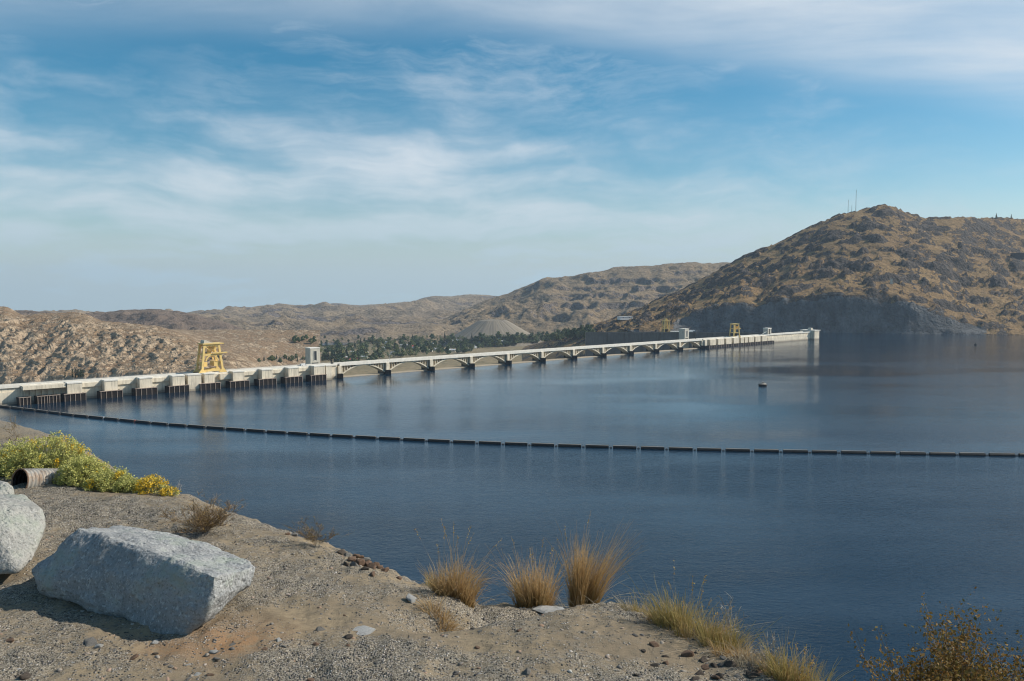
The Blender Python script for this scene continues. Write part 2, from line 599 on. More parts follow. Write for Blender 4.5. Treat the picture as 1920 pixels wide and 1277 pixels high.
def fan_hill(name, cols, segs, nc, weights, noise_fn, mat, smooth_k=3, taper=None, cut=None):
    """cols: (px, [(Y, py) or (Y, 'z', z), ...]); mesh columns follow bearings, rows follow distance"""
    pxs = np.array([c[0] for c in cols], float)
    K = len(cols[0][1])
    Yc = np.array([[q[0] for q in c[1]] for c in cols], float)
    Zc = np.array([[(q[2] if q[1] == 'z' else z_py(q[1], q[0])) for q in c[1]] for c in cols], float)
    px = np.linspace(pxs[0], pxs[-1], nc)
    tt = np.concatenate([np.linspace(k, k + 1, n, endpoint=False) for k, n in enumerate(segs)] + [[K - 1.0]])
    Yk = np.stack([np.interp(px, pxs, Yc[:, k]) for k in range(K)], 1)
    Zk = np.stack([np.interp(px, pxs, Zc[:, k]) for k in range(K)], 1)
    i0 = np.minimum(tt.astype(int), K - 2)
    fr = tt - i0
    Y = Yk[:, i0] * (1 - fr) + Yk[:, i0 + 1] * fr
    Z = Zk[:, i0] * (1 - fr) + Zk[:, i0 + 1] * fr
    for _ in range(smooth_k):
        Z[:, 1:-1] = (Z[:, :-2] + 2 * Z[:, 1:-1] + Z[:, 2:]) / 4
        Z[1:-1] = (Z[:-2] + 2 * Z[1:-1] + Z[2:]) / 4
    wt = np.interp(tt, np.arange(K), weights)[None, :]
    u = ((px - CX) / F)[:, None]
    X = u * Y
    if taper is not None:
        wt = wt * np.clip(np.interp(px, taper[0], taper[1]), 0, 1)[:, None]
    dX, dY, dZ, rock = noise_fn(X, Y, Z, wt, tt[None, :] + 0 * Y, px[:, None] + 0 * Y)
    V = np.stack([X + dX, Y + dY, Z + dZ], -1)
    n, m_ = Y.shape
    idx = np.arange(n * m_).reshape(n, m_)
    fc = np.stack([idx[:-1, :-1], idx[1:, :-1], idx[1:, 1:], idx[:-1, 1:]], -1).reshape(-1, 4)
    at = {'rock': rock}
    if cut is not None:
        at['cut'] = cut(px[:, None] + 0 * Y, tt[None, :] + 0 * Y)
    o = mesh_np(name, V.reshape(-1, 3), fc, mat, None, True, at)
    tag(o, kind='structure')
    return o, V


# valley floor downstream of the dam
gx = np.linspace(-7000, 9000, 161)
gy = np.linspace(250, 4300, 100)
GX, GY = np.meshgrid(gx, gy, indexing='ij')
GZ = VAL + 4 * fbm(P3(GX / 400, GY / 400), 4, 0.5, 3) - 3
idx = np.arange(GX.size).reshape(GX.shape)
fc = np.stack([idx[:-1, :-1], idx[1:, :-1], idx[1:, 1:], idx[:-1, 1:]], -1).reshape(-1, 4)
M['valley'] = mat_hill('valley_dry_grass', (0.30, 0.235, 0.14), (0.24, 0.20, 0.12), (0.17, 0.15, 0.10), (0.22, 0.18, 0.13), 2.0, (0.05, 0.06, 0.03), 0.7, 0.3)
vo = mesh_np('valley_floor', np.stack([GX, GY, GZ], -1).reshape(-1, 3), fc, M['valley'], None, True, {'rock': np.zeros(GX.size)})
tag(vo, kind='structure')


# ---- hill on the far bank, with the blasted rock face above the forebay
def n_right(X, Y, Z, wt, tt, px):
    p = P3(X / 150, Y / 150, Z / 150)
    wv = fbm(p * 0.8, 3, 0.5, 90)
    a = ridged(P3((X * 0.8 + Y * 0.6) / 110 + wv, (Y * 0.8 - X * 0.6) / 200), 5, 0.55, 11)
    bq = fbm(P3(X / 45, Y / 45), 4, 0.55, 21)
    blobs = fbm(P3(X / 75, Y / 34), 4, 0.55, 33)
    b2 = fbm(P3((X + 0.3 * Y) / 30, Y / 11), 4, 0.6, 35)
    rockm = np.clip((np.maximum(blobs, b2 * 0.85 + 0.35 * blobs) - 0.10) / 0.16, 0, 1)
    cr = ridged(P3(X / 16, Y / 16), 3, 0.6, 44)
    cliff = np.clip(1 - np.abs(tt - 2.5) / 0.55, 0, 1) * np.clip((px - 1230) / 60, 0, 1) * np.clip((1870 - px) / 60, 0, 1)
    open_ = 1 - cliff
    dz = wt * open_ * (13.0 * (a - 0.35) + 7.0 * bq + rockm * (6.0 + 5.5 * cr) + 1.3 * cr)
    jag = ridged(P3(X / 38, Z / 60, Y / 60), 5, 0.6, 55)
    dy = cliff * (5.0 * (jag - 0.3) + 1.5 * fbm(P3(X / 9, Z / 14), 3, 0.6, 57)) * wt
    rock = rockm * 0.7 + np.clip(0.4 - a, -0.3, 0.5) * 0.35
    return 0, -dy, dz, rock


def RC(px, top, crest, Yb, mid=None, Yc=1720):
    mid = mid if mid is not None else top + (crest - top) * 0.45
    return (px, [(Yb - 60, 'z', -12), (Yb - 8, 'z', -3), (Yb, 'z', 2.0), (Yb + 20, top), (Yb + 190, mid), (Yc, crest), (Yc + 160, crest + 12), (Yc + 650, 'z', 60)])


def Yb_(px):
    return 1445 + (px - 1270) / 580 * (1305 - 1445)


cols_r = [
    (980, [(1500, 'z', -90), (1560, 'z', -82), (1640, 'z', -78), (1700, 'z', -77), (1800, 'z', -77), (1950, 'z', -76), (2100, 'z', -78), (2500, 'z', -90)]),
    (1060, [(1380, 'z', -85), (1480, 660), (1560, 651), (1620, 645), (1700, 638), (1800, 630), (1900, 628), (2300, 'z', -90)]),
    (1130, [(1250, 'z', -60), (1330, 662), (1420, 648), (1480, 640), (1560, 628), (1700, 608), (1850, 610), (2300, 'z', -70)]),
    (1200, [(1230, 'z', -50), (1290, 655), (1370, 645), (1420, 632), (1520, 612), (1720, 581), (1880, 585), (2300, 'z', -30)]),
    (1240, [(1260, 'z', -40), (1310, 648), (1400, 634), (1440, 620), (1540, 598), (1720, 562), (1880, 568), (2300, 'z', 0)]),
    RC(1275, 598, 547, 1443), RC(1330, 584, 517, Yb_(1330)), RC(1360, 576, 500, Yb_(1360)), RC(1390, 568, 483, Yb_(1390)), RC(1425, 578, 470, Yb_(1425)),
    RC(1470, 562, 451, Yb_(1470)), RC(1510, 557, 431, Yb_(1510)), RC(1560, 555, 408, Yb_(1560)), RC(1600, 556, 397, Yb_(1600)),
    RC(1625, 557, 392, Yb_(1625)), RC(1645, 559, 388, Yb_(1645)), RC(1670, 563, 390, Yb_(1670)), RC(1695, 568, 400, Yb_(1695)), RC(1725, 576, 410, Yb_(1725)), RC(1760, 589, 412, Yb_(1760)),
    RC(1800, 605, 411, Yb_(1800), 540), RC(1850, 621, 410, Yb_(1850), 545, 1780), RC(1920, 624, 413, 1303, 550, 1850), RC(2050, 624, 420, 1303, 550, 1950),
    RC(2300, 624, 435, 1303, 560, 2000), RC(2800, 622, 450, 1230, 560, 2000), RC(3600, 622, 450, 1240, 560, 2000)]


def cut_right(px, tt):
    return np.clip((3.25 - tt) / 0.5, 0, 1) * np.clip((px - 1245) / 40, 0, 1) * np.clip((1880 - px) / 60, 0, 1) * (tt > 0.5)


hill_r, VR = fan_hill('hill_far_bank', cols_r, [3, 3, 4, 40, 60, 120, 20, 12], 900, [0, 0, 0.3, 0.8, 1.0, 0.45, 0.6, 0.3], n_right, M['h_right'], taper=((980, 1080), (0, 1)), cut=cut_right)


# ---- rocky hill behind the near end of the dam
def n_left(X, Y, Z, wt, tt, px):
    wv = 1.1 * fbm(P3(X / 110, Y / 110, Z / 70), 4, 0.55, 5)
    a = ridged(P3((X - 0.25 * Z) / 105 + wv, Y / 150 + 0.5 * wv, Z / 85), 5, 0.62, 12)
    bq = ridged(P3((X + 0.2 * Z) / 24 + 0.8 * wv, Y / 60, Z / 38), 4, 0.62, 22)
    c_ = fbm(P3(X / 11, Y / 11, Z / 11), 3, 0.6, 31)
    dz = wt * (6.0 * (a - 0.3) + 4.5 * (bq - 0.3) + 2.4 * c_)
    dy = -wt * (9.0 * (a - 0.3) + 9.0 * (bq - 0.3) + 4.5 * c_)
    rock = 0.25 + 0.45 * (bq - 0.2) + 0.2 * a
    return 0, dy, dz, rock


def LC(px, base, crest, yb=1000, yc=1290, q1=0.30, q2=0.72):
    return (px, [(yb - 60, 'z', VAL - 12), (yb, base), (yb + 55, base + (crest - base) * q1), (yb + 120, base + (crest - base) * q2), (yb + 200, base + (crest - base) * 0.92), (yc, crest), (yc + 380, 'z', -10)])


cols_l = [LC(-1500, 735, 575, 800, 1100), LC(-700, 730, 560, 900, 1190), LC(-250, 722, 568, 980, 1270), LC(-60, 716, 575, 1000, 1290), LC(15, 715, 575, 1000, 1290), LC(45, 712, 592), LC(70, 711, 588), LC(105, 709, 588), LC(140, 707, 585),
          LC(165, 706, 589), LC(185, 705, 600), LC(250, 702, 607), LC(300, 700, 613), LC(340, 698, 625), LC(380, 695, 643), LC(430, 694, 660), LC(470, 712, 676), LC(510, 745, 702), LC(550, 785, 732), LC(600, 800, 760)]
fan_hill('hill_near_bank', cols_l, [6, 46, 46, 40, 40, 14], 620, [0, 0.8, 1, 1, 0.7, 0.35, 0.5], n_left, M['h_left'], taper=((420, 590), (1, 0)))


def n_mid(scale, amp, seed, rk=0.5):
    def fn(X, Y, Z, wt, tt, px):
        wv = 0.6 * fbm(P3(X / (1.5 * scale), Y / (1.5 * scale)), 3, 0.5, seed)
        a = ridged(P3(X / scale + wv, Y / (1.4 * scale)), 5, 0.55, seed + 10)
        bq = fbm(P3(X / (0.35 * scale), Y / (0.35 * scale)), 4, 0.55, seed + 20)
        blobs = fbm(P3(X / (0.9 * scale), Y / (0.45 * scale)), 4, 0.55, seed + 30)
        dz = wt * amp * ((a - 0.3) + 0.5 * bq)
        return 0, 0, dz, np.clip((blobs - 0.05) / 0.25, 0, 1) * rk + 0.15 * (0.3 - a)
    return fn


# ---- dark ridge further downstream on the near bank
def BC(px, crest, yc=2400, yb=1900):
    return (px, [(yb - 120, 'z', VAL - 12), (yb, 'z', VAL - 3), (yb + 180, 'z', VAL + 0.5 * (z_py(crest, yc) - VAL)), (yc, crest), (yc + 600, 'z', -110)])


cols_b = [BC(-900, 560), BC(-200, 575), BC(60, 585), BC(130, 593), BC(170, 590), BC(200, 586), BC(250, 580), BC(285, 577), BC(320, 581), BC(360, 589), BC(400, 598), BC(430, 607), BC(460, 620), BC(490, 634), BC(530, 640), BC(580, 638)]
fan_hill('hill_dark_ridge', cols_b, [4, 50, 60, 14], 380, [0, 0.6, 1, 0.35, 0.5], n_mid(180, 40, 200, 0.6), M['h_ridge'], taper=((420, 560), (1, 0.0)))


# ---- far hills closing the valley
def AC(px, crest, low=640, yc=5200):
    zl = z_py(low, 2300)
    return (px, [(2150, 'z', VAL - 14), (2350, 'z', VAL - 2), (2800, low - 20), (3600, low - 36 if crest < low - 50 else crest + 14), (4300, (crest + low - 40) / 2 if crest < low - 50 else crest + 6), (yc, crest), (7500, 'z', -320)])


cols_a = [AC(-1500, 585), AC(-300, 590), AC(250, 592), AC(340, 590), AC(390, 588), AC(450, 583), AC(520, 576), AC(560, 575), AC(600, 573), AC(650, 574), AC(700, 573), AC(760, 565), AC(800, 560), AC(840, 557), AC(900, 555), AC(950, 558),
          AC(1000, 562), AC(1100, 565), AC(1500, 560), AC(2600, 560)]
fan_hill('hills_far', cols_a, [4, 50, 60, 50, 50, 12], 700, [0, 0.5, 1, 1, 1, 0.3, 0.4], n_mid(520, 75, 300, 0.75), M['h_far'])


# ---- hills downstream on the far bank, with old excavation terraces
def n_d(X, Y, Z, wt, tt, px):
    dX, dY, dz, rock = n_mid(230, 46, 400, 0.55)(X, Y, Z, wt, tt, px)
    # benches of the old excavation
    mask = np.clip((px - 1020) / 50, 0, 1) * np.clip((1330 - px) / 60, 0, 1) * np.clip((tt - 2.1) / 0.3, 0, 1) * np.clip((3.9 - tt) / 0.3, 0, 1)
    zt = Z + dz * 0.7 + 11 * fbm(P3(X / 110, Y / 110), 4, 0.55, 430)
    st = 30.0
    fr = zt / st - np.floor(zt / st)
    stepped = (np.floor(zt / st) + np.clip((fr - 0.68) / 0.32, 0, 1)) * st
    mask = mask * np.clip(0.5 + 1.0 * fbm(P3(X / 130, Y / 130), 3, 0.5, 433), 0, 0.85)
    dz = dz * (1 - mask) + mask * (stepped - Z)
    return dX, dY, dz, rock + mask * np.where(fr > 0.66, 0.45, -0.05)


def DC(px, crest, low, yc=3300, yb=2350, f1=0.30, f2=0.62):
    return (px, [(yb - 150, 'z', VAL - 12), (yb, 'z', VAL - 2), (yb + 250, low + (crest - low) * f1), (yb + 520, low + (crest - low) * f2), (yc - 150, low + (crest - low) * 0.93), (yc, crest), (yc + 900, 'z', -160)])


cols_d = [DC(660, 638, 640), DC(740, 633, 640), DC(790, 622, 640), DC(830, 605, 640), DC(860, 590, 640), DC(900, 573, 640), DC(930, 560, 640), DC(960, 550, 640), DC(985, 538, 640), DC(1010, 527, 640), DC(1040, 521, 640), DC(1065, 521, 640), DC(1085, 516, 640),
          DC(1110, 511, 638), DC(1150, 505, 636), DC(1200, 500, 634), DC(1250, 498, 632), DC(1300, 495, 630), DC(1350, 494, 630), DC(1420, 493, 630), DC(1600, 490, 630), DC(2000, 480, 630)]
fan_hill('hill_downstream', cols_d, [4, 40, 60, 60, 20, 12], 560, [0, 0.5, 1, 1, 0.7, 0.35, 0.5], n_d, M['h_mid'], taper=((680, 860), (0, 1)))

# ---- gravel stockpile, a flat-topped cone with runnels
ms, t, b = mat_new('grey_gravel_heap')
p = t.pos()
ang = t.attr('rock')
n1 = t.noise(t.comb(ang, t.math('MULTIPLY', t.sep(p)[2], 0.004), 0.0), 1.0, 5, 0.6)
c = t.mix(t.mapr(n1, 0.35, 0.65), (0.20, 0.17, 0.125), (0.28, 0.24, 0.18))
c = t.mix(t.mapr(t.noise(p, 0.05, 5, 0.7), 0.4, 0.7), c, (0.22, 0.19, 0.15))
t.put(b.inputs['Base Color'], c)
M['heap'] = ms
gc = at_y(925, 640, 2250)
na, nr = 180, 40
aa = np.linspace(0, 2 * np.pi, na, endpoint=False)
rr = np.linspace(0, 1, nr)
RR, AA = np.meshgrid(rr, aa, indexing='ij')
R_out = 165 * (1 + 0.10 * np.sin(AA * 2 + 0.6))
top_z, bot_z = 68.0, -12.0
prof = np.where(RR < 0.22, 1.0 - 0.05 * RR / 0.22, 0.95 * (1 - ((RR - 0.22) / 0.78)) ** 1.08)
run = ridged(P3(AA * 9, RR * 1.2), 3, 0.5, 61)
Zg = bot_z + (top_z - bot_z) * prof + 2.2 * (run - 0.3) * np.clip(RR * 4, 0, 1) * (RR < 0.97)
Vg = np.stack([np.cos(AA) * RR * R_out, np.sin(AA) * RR * R_out * 0.8, Zg], -1).reshape(-1, 3)
idx = np.arange(na * nr).reshape(nr, na)
fc = np.stack([idx[:-1], idx[1:], np.roll(idx[1:], -1, 1), np.roll(idx[:-1], -1, 1)], -1).reshape(-1, 4)
heap = mesh_np('gravel_heap', Vg, fc, M['heap'], None, True, {'rock': (AA * 14).ravel()})
heap.location = (gc.x, gc.y, VAL)
tag(heap, kind='structure')

# river bend seen below the town
rv = MB()
q = [on_z(545, 648, VAL + 0.5), on_z(640, 647, VAL + 0.5), on_z(700, 640, VAL + 0.5), on_z(650, 638, VAL + 0.5), on_z(580, 641, VAL + 0.5)]
rv.v = [tuple(x) for x in q]
rv.f = [(0, 1, 2, 3, 4)]
tag(rv.build('river', M['water']), kind='structure')

# ------------------------------------------------------------------ the dam
HC = 11.8                     # parapet top above the lake
dam = empty('dam', dam_pt(0, 0, 0), DROT)
tag(dam, 'long pale concrete dam crossing the lake, with an arched bridge over its spillway', 'dam')
ZB = -88.0
S0 = -900.0
s_sp0, s_sp1 = s_of(636), s_of(1315)
s_a = s_of(1437)

body = MB()
body.box(S0, s_sp0 - 2, 0, 16, ZB, HC - 1.3)
body.build('wall', M['concrete'], dam)
body = MB()
body.box(s_sp1 + 2, S_END - 8, 0, 16, ZB, HC - 1.3)
body.build('wall', M['concrete'], dam)
# spillway crest: rounded gate sill running under the bridge
sill = MB()
pr = [(-2.0, ZB), (26, ZB), (14, -16), (10.5, -2.6), (9.3, -0.3), (7.6, 0.6), (5.0, 0.95), (2.6, 0.6), (0.8, -0.4), (-0.6, -2.3)]
n0 = len(pr)
sill.v = [(s_sp0 - 2, y, z) for y, z in pr] + [(s_sp1 + 2, y, z) for y, z in pr]
sill.f = [tuple(range(n0)), tuple(reversed(range(n0, 2 * n0)))] + [(i, (i + 1) % n0, n0 + (i + 1) % n0, n0 + i) for i in range(n0)]
sill.build('spillway_crest', M['concrete'], dam)

# roadway, parapets along the whole crest
rd = MB()
rd.box(S0, S_END - 8, 0.5, 9.4, HC - 1.25, HC - 1.1)
rd.build('roadway', M['asphalt'], dam)
PH = 1.15


def parapet(s0, s1, y0, y1, low=1.5):
    return MB().box(s0, s1, y0, y1, HC - low, HC).build('parapet', M['rail_white'], dam)


for s0, s1 in ((S0, s_of(34)), (s_of(34), s_of(121)), (s_of(121), s_of(323)), (s_of(323), s_of(437)), (s_of(437), s_sp0 - 2)):
    parapet(s0 + 0.05, s1 - 0.05, -0.9, 0.1)
parapet(s_sp1 + 2, S_END - 8, -0.9, 0.1)
parapet(S0, s_sp0 - 2.4, 9.6, 10.2, 1.3)
parapet(s_sp1 + 2.4, S_END - 8, 9.6, 10.2, 1.3)

# counterfort blocks of the near section
BD = 7.6
blocks = [(125, 153), (195, 220), (261, 285), (323, 346), (352, 377), (383, 402), (437, 458), (491, 511), (541, 560), (589, 609), (611, 622)]
for i, (a, c_) in enumerate(blocks):
    s0, s1 = s_of(a, -BD), s_of(c_, -BD)
    MB().box(s0, s1, -BD, -0.003, ZB * 0.1, HC - 0.75).build('buttress', M['concrete'], dam)
    MB().box(s0 - 0.15, s1 + 0.15, -BD - 0.3, -0.95, HC - 0.74, HC).build('buttress_coping', M['rail_white'], dam)
    # bracket ledge to the next block
    if i < len(blocks) - 2 and i not in (3, 4):
        s2 = s_of(blocks[i + 1][0], -BD) - 0.2
        MB().prism([(s1 + 0.03, HC - 4.1), (s2, HC - 4.1), (s2, HC - 1.55), (s1 + 0.03, HC - 1.55)], -1.9, -0.003).build('ledge', M['concrete'], dam)
        MB().box(s1 + 0.03, s2, -0.8, -0.003, -6, HC - 4.11).build('recess_wall', M['concrete'], dam)
        MB().box(s1 + 1.2, s1 + 1.6, -1.2, -0.805, -3, HC - 4.15).build('pilaster', M['concrete'], dam)
# overhanging platform with thin props
s0, s1 = s_of(37), s_of(117)
MB().box(s0, s1, -7.0, -0.95, HC - 2.8, HC - 0.5).build('overhanging_platform', M['concrete'], dam)
for k in range(7):
    sx = s0 + (s1 - s0) * (0.06 + 0.14 * k)
    MB().box(sx, sx + 0.5, -1.2, -0.003, -3, HC - 2.85).build('prop', M['concrete'], dam)
s0, s1 = s_of(408), s_of(430)
MB().box(s0, s1, -4.4, -0.9, HC - 5.6, HC - 1.6).build('overhanging_platform', M['concrete'], dam)
MB().box(S0, s_of(31), -0.6, -0.003, -6, HC - 4.0).build('lower_wall_course', M['concrete'], dam)


# trash racks: dark steel boxes with pale concrete ribs
def rack(s0, s1, z1, nrib, yo=-9.2, yi=-0.01):
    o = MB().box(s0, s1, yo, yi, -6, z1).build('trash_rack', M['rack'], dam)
    for k in range(nrib):
        sx = s0 + (s1 - s0) * (k + 0.5) / nrib if nrib > 1 else s0
        sx = s0 + 0.25 + (s1 - s0 - 0.5) * k / max(1, nrib - 1)
        MB().box(sx - 0.14, sx + 0.14, yo - 0.30, yo - 0.004, -6, z1 + 0.15).build('rib', M['rib'], o)
    MB().box(s0 - 0.2, s1 + 0.2, yo - 0.4, -BD - 0.05, z1 + 0.16, z1 + 0.42).build('rack_cap', M['rib'], o)
    return o


for a, c_, n in ((34, 56, 4), (68, 88, 4), (90, 111, 4), (119, 160, 5), (187, 229, 5), (253, 294, 5), (316, 354, 5), (375, 413, 5), (431, 467, 5), (485, 518, 5), (535, 567, 5), (583, 612, 5)):
    # px bounds were read on the rack's outer face, which stands before the wall
    rack(s_of(a, -9.2), s_of(c_, -9.2), 4.4, n)

# ---- spillway bridge
nb = 11
sp = (s_sp1 - s_sp0) / nb
PW = 2.9
DZ = HC - 2.0                 # underside of the fascia


def arch_mesh():
    mb = MB()
    L = sp - PW
    n = 28
    zs, zc = 1.5, DZ - 0.02
    outer, inner = [], []
    for i in range(n + 1):
        q_ = i / n
        x = -L / 2 + L * q_
        r = 1 - (2 * q_ - 1) ** 2
        outer.append((x, zs + 0.85 + (zc - zs - 0.85) * r))
        inner.append((x, zs - 0.35 + (zc - 0.9 - zs + 0.35) * r))
    for (y0, y1) in ((0.4, 8.6),):
        b0 = len(mb.v)
        ring = outer + inner[::-1]
        m2 = len(ring)
        mb.v += [(x, y0, z) for x, z in ring] + [(x, y1, z) for x, z in ring]
        for i in range(n):
            j, k = m2 - 1 - i, m2 - 2 - i
            mb.f.append((b0 + i, b0 + i + 1, b0 + k, b0 + j))
            mb.f.append((b0 + m2 + i + 1, b0 + m2 + i, b0 + m2 + j, b0 + m2 + k))
        for i in range(m2):
            j = (i + 1) % m2
            mb.f.append((b0 + j, b0 + i, b0 + m2 + i, b0 + m2 + j))
    return mb, L, zs, zc


amb, aL, azs, azc = arch_mesh()
arch0 = None
col_cache = {}
for k in range(nb):
    sc = s_sp0 + sp * (k + 0.5)
    if arch0 is None:
        arch0 = amb.build('arch', M['concrete'], dam)
        a_o = arch0
    else:
        a_o = arch0.copy()
        COL.objects.link(a_o)
    a_o.location = (sc, 0, 0)
    for side in (-1, 1):
        for j in range(6):
            x = side * (aL / 2 - 1.6 - 2.55 * j)
            q_ = x / (aL / 2)
            zt = azs + 0.85 + (azc - azs - 0.85) * (1 - q_ * q_) - 0.05
            key = (j,)
            if key not in col_cache:
                col_cache[key] = MB().box(-0.28, 0.28, 0.55, 8.45, zt - 0.4, DZ + 0.01).mesh('spandrel_column')
                col_cache[key].materials.append(M['concrete'])
            c_o = link('spandrel_column', col_cache[key], None, a_o)
            c_o.location = (x, 0, 0)
for k in range(nb):
    x0, x1 = s_sp0 + sp * k, s_sp0 + sp * (k + 1)
    MB().box(x0 + 0.04, x1 - 0.04, -0.35, 9.2, DZ + 0.02, HC - 1.26).build('deck_slab', M['concrete'], dam)
    for y0, y1 in ((-0.7, -0.36), (9.22, 9.55)):
        MB().box(x0 + 0.04, x1 - 0.04, y0, y1, DZ - 0.1, HC).build('parapet', M['rail_white'], dam)
for k in range(nb + 1):
    sc = s_sp0 + sp * k
    pier = MB().box(sc - PW / 2, sc + PW / 2, -1.3, 10.4, 3.6, DZ - 0.12).build('pier', M['concrete'], dam)
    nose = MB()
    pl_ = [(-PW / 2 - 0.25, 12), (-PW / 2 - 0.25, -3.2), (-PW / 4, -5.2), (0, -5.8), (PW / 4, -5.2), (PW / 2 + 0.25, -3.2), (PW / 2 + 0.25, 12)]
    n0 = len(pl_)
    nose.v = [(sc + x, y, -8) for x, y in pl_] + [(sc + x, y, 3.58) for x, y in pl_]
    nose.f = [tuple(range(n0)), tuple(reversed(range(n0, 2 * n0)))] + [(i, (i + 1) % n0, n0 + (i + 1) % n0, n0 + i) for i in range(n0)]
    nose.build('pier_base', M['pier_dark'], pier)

# ---- far section with narrow buttresses and a continuous dark rack band
fb = [(1317, 1321), (1327, 1338), (1342, 1353), (1357, 1367), (1371, 1381), (1384.5, 1390), (1392, 1397), (1399.5, 1408.5), (1411.5, 1421), (1424.5, 1433)]
for a, c_ in fb:
    s0, s1 = s_of(a), s_of(c_)
    MB().box(s0, s1, -3.2, -0.003, 3.2, HC - 1.55).build('buttress', M['concrete'], dam)
    MB().box(s1 - 0.05, s_of(c_ + 2), -1.4, -0.003, HC - 4.4, HC - 1.6).build('ledge', M['concrete'], dam)
for k in range(9):
    s0, s1 = s_of(1323 + k * 13.6), s_of(1323 + (k + 1) * 13.6) - 0.4
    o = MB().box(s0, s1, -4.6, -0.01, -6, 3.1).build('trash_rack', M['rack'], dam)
    for j in range(3):
        sx = s0 + (s1 - s0) * j / 3
        MB().box(sx, sx + 0.45, -5.0, -4.605, -6, 3.2).build('rib', M['rib'], o)
MB().box(s_a, S_END - 10, -0.9, -0.003, -6, HC - 4.6).build('lower_wall_course', M['concrete'], dam)
MB().box(s_a, S_END - 10, -0.5, -0.003, HC - 4.59, HC - 3.0).build('upper_wall_course', M['concrete'], dam)
o = MB().box(S_END - 8, S_END + 6, -6.5, 16, -20, HC + 1.2).build('end_pier', M['concrete'], dam)
MB().box(S_END - 9, S_END + 9, -7.3, 16.5, HC + 1.25, HC + 2.0).build('end_pier_cap', M['rail_white'], o)
MB().box(S_END - 6, S_END - 1.5, 0, 5, HC + 2.02, HC + 5.2).build('gate_hoist_housing', M['tower'], o)

# slim railing on the downstream side
rl = MB()
for z in (HC + 0.25, HC + 0.6):
    rl.box(s_of(60), s_sp0 - 8, 9.85, 9.92, z, z + 0.06)
for k in range(int((s_sp0 - 8 - s_of(60)) / 3.2)):
    x = s_of(60) + k * 3.2
    rl.box(x, x + 0.07, 9.84, 9.93, HC - 0.1, HC + 0.72)
rl.build('railing', M['steel_grey'], dam)

# lower forebay dam behind the far section, in line with the quarry face
fd = empty('forebay_dam', (e1.x, fbY, 0))
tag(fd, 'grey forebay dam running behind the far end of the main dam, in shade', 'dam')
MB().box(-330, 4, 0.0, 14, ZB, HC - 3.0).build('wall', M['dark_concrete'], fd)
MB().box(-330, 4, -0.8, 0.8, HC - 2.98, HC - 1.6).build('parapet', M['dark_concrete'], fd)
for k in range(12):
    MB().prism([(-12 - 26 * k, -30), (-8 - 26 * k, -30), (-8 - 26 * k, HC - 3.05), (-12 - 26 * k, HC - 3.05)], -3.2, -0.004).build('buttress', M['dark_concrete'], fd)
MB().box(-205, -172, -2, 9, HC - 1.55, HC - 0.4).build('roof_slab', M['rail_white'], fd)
MB().box(-180, -168, 2, 8, HC - 0.38, HC + 1.2).build('roof_hut', M['white_paint'], fd)


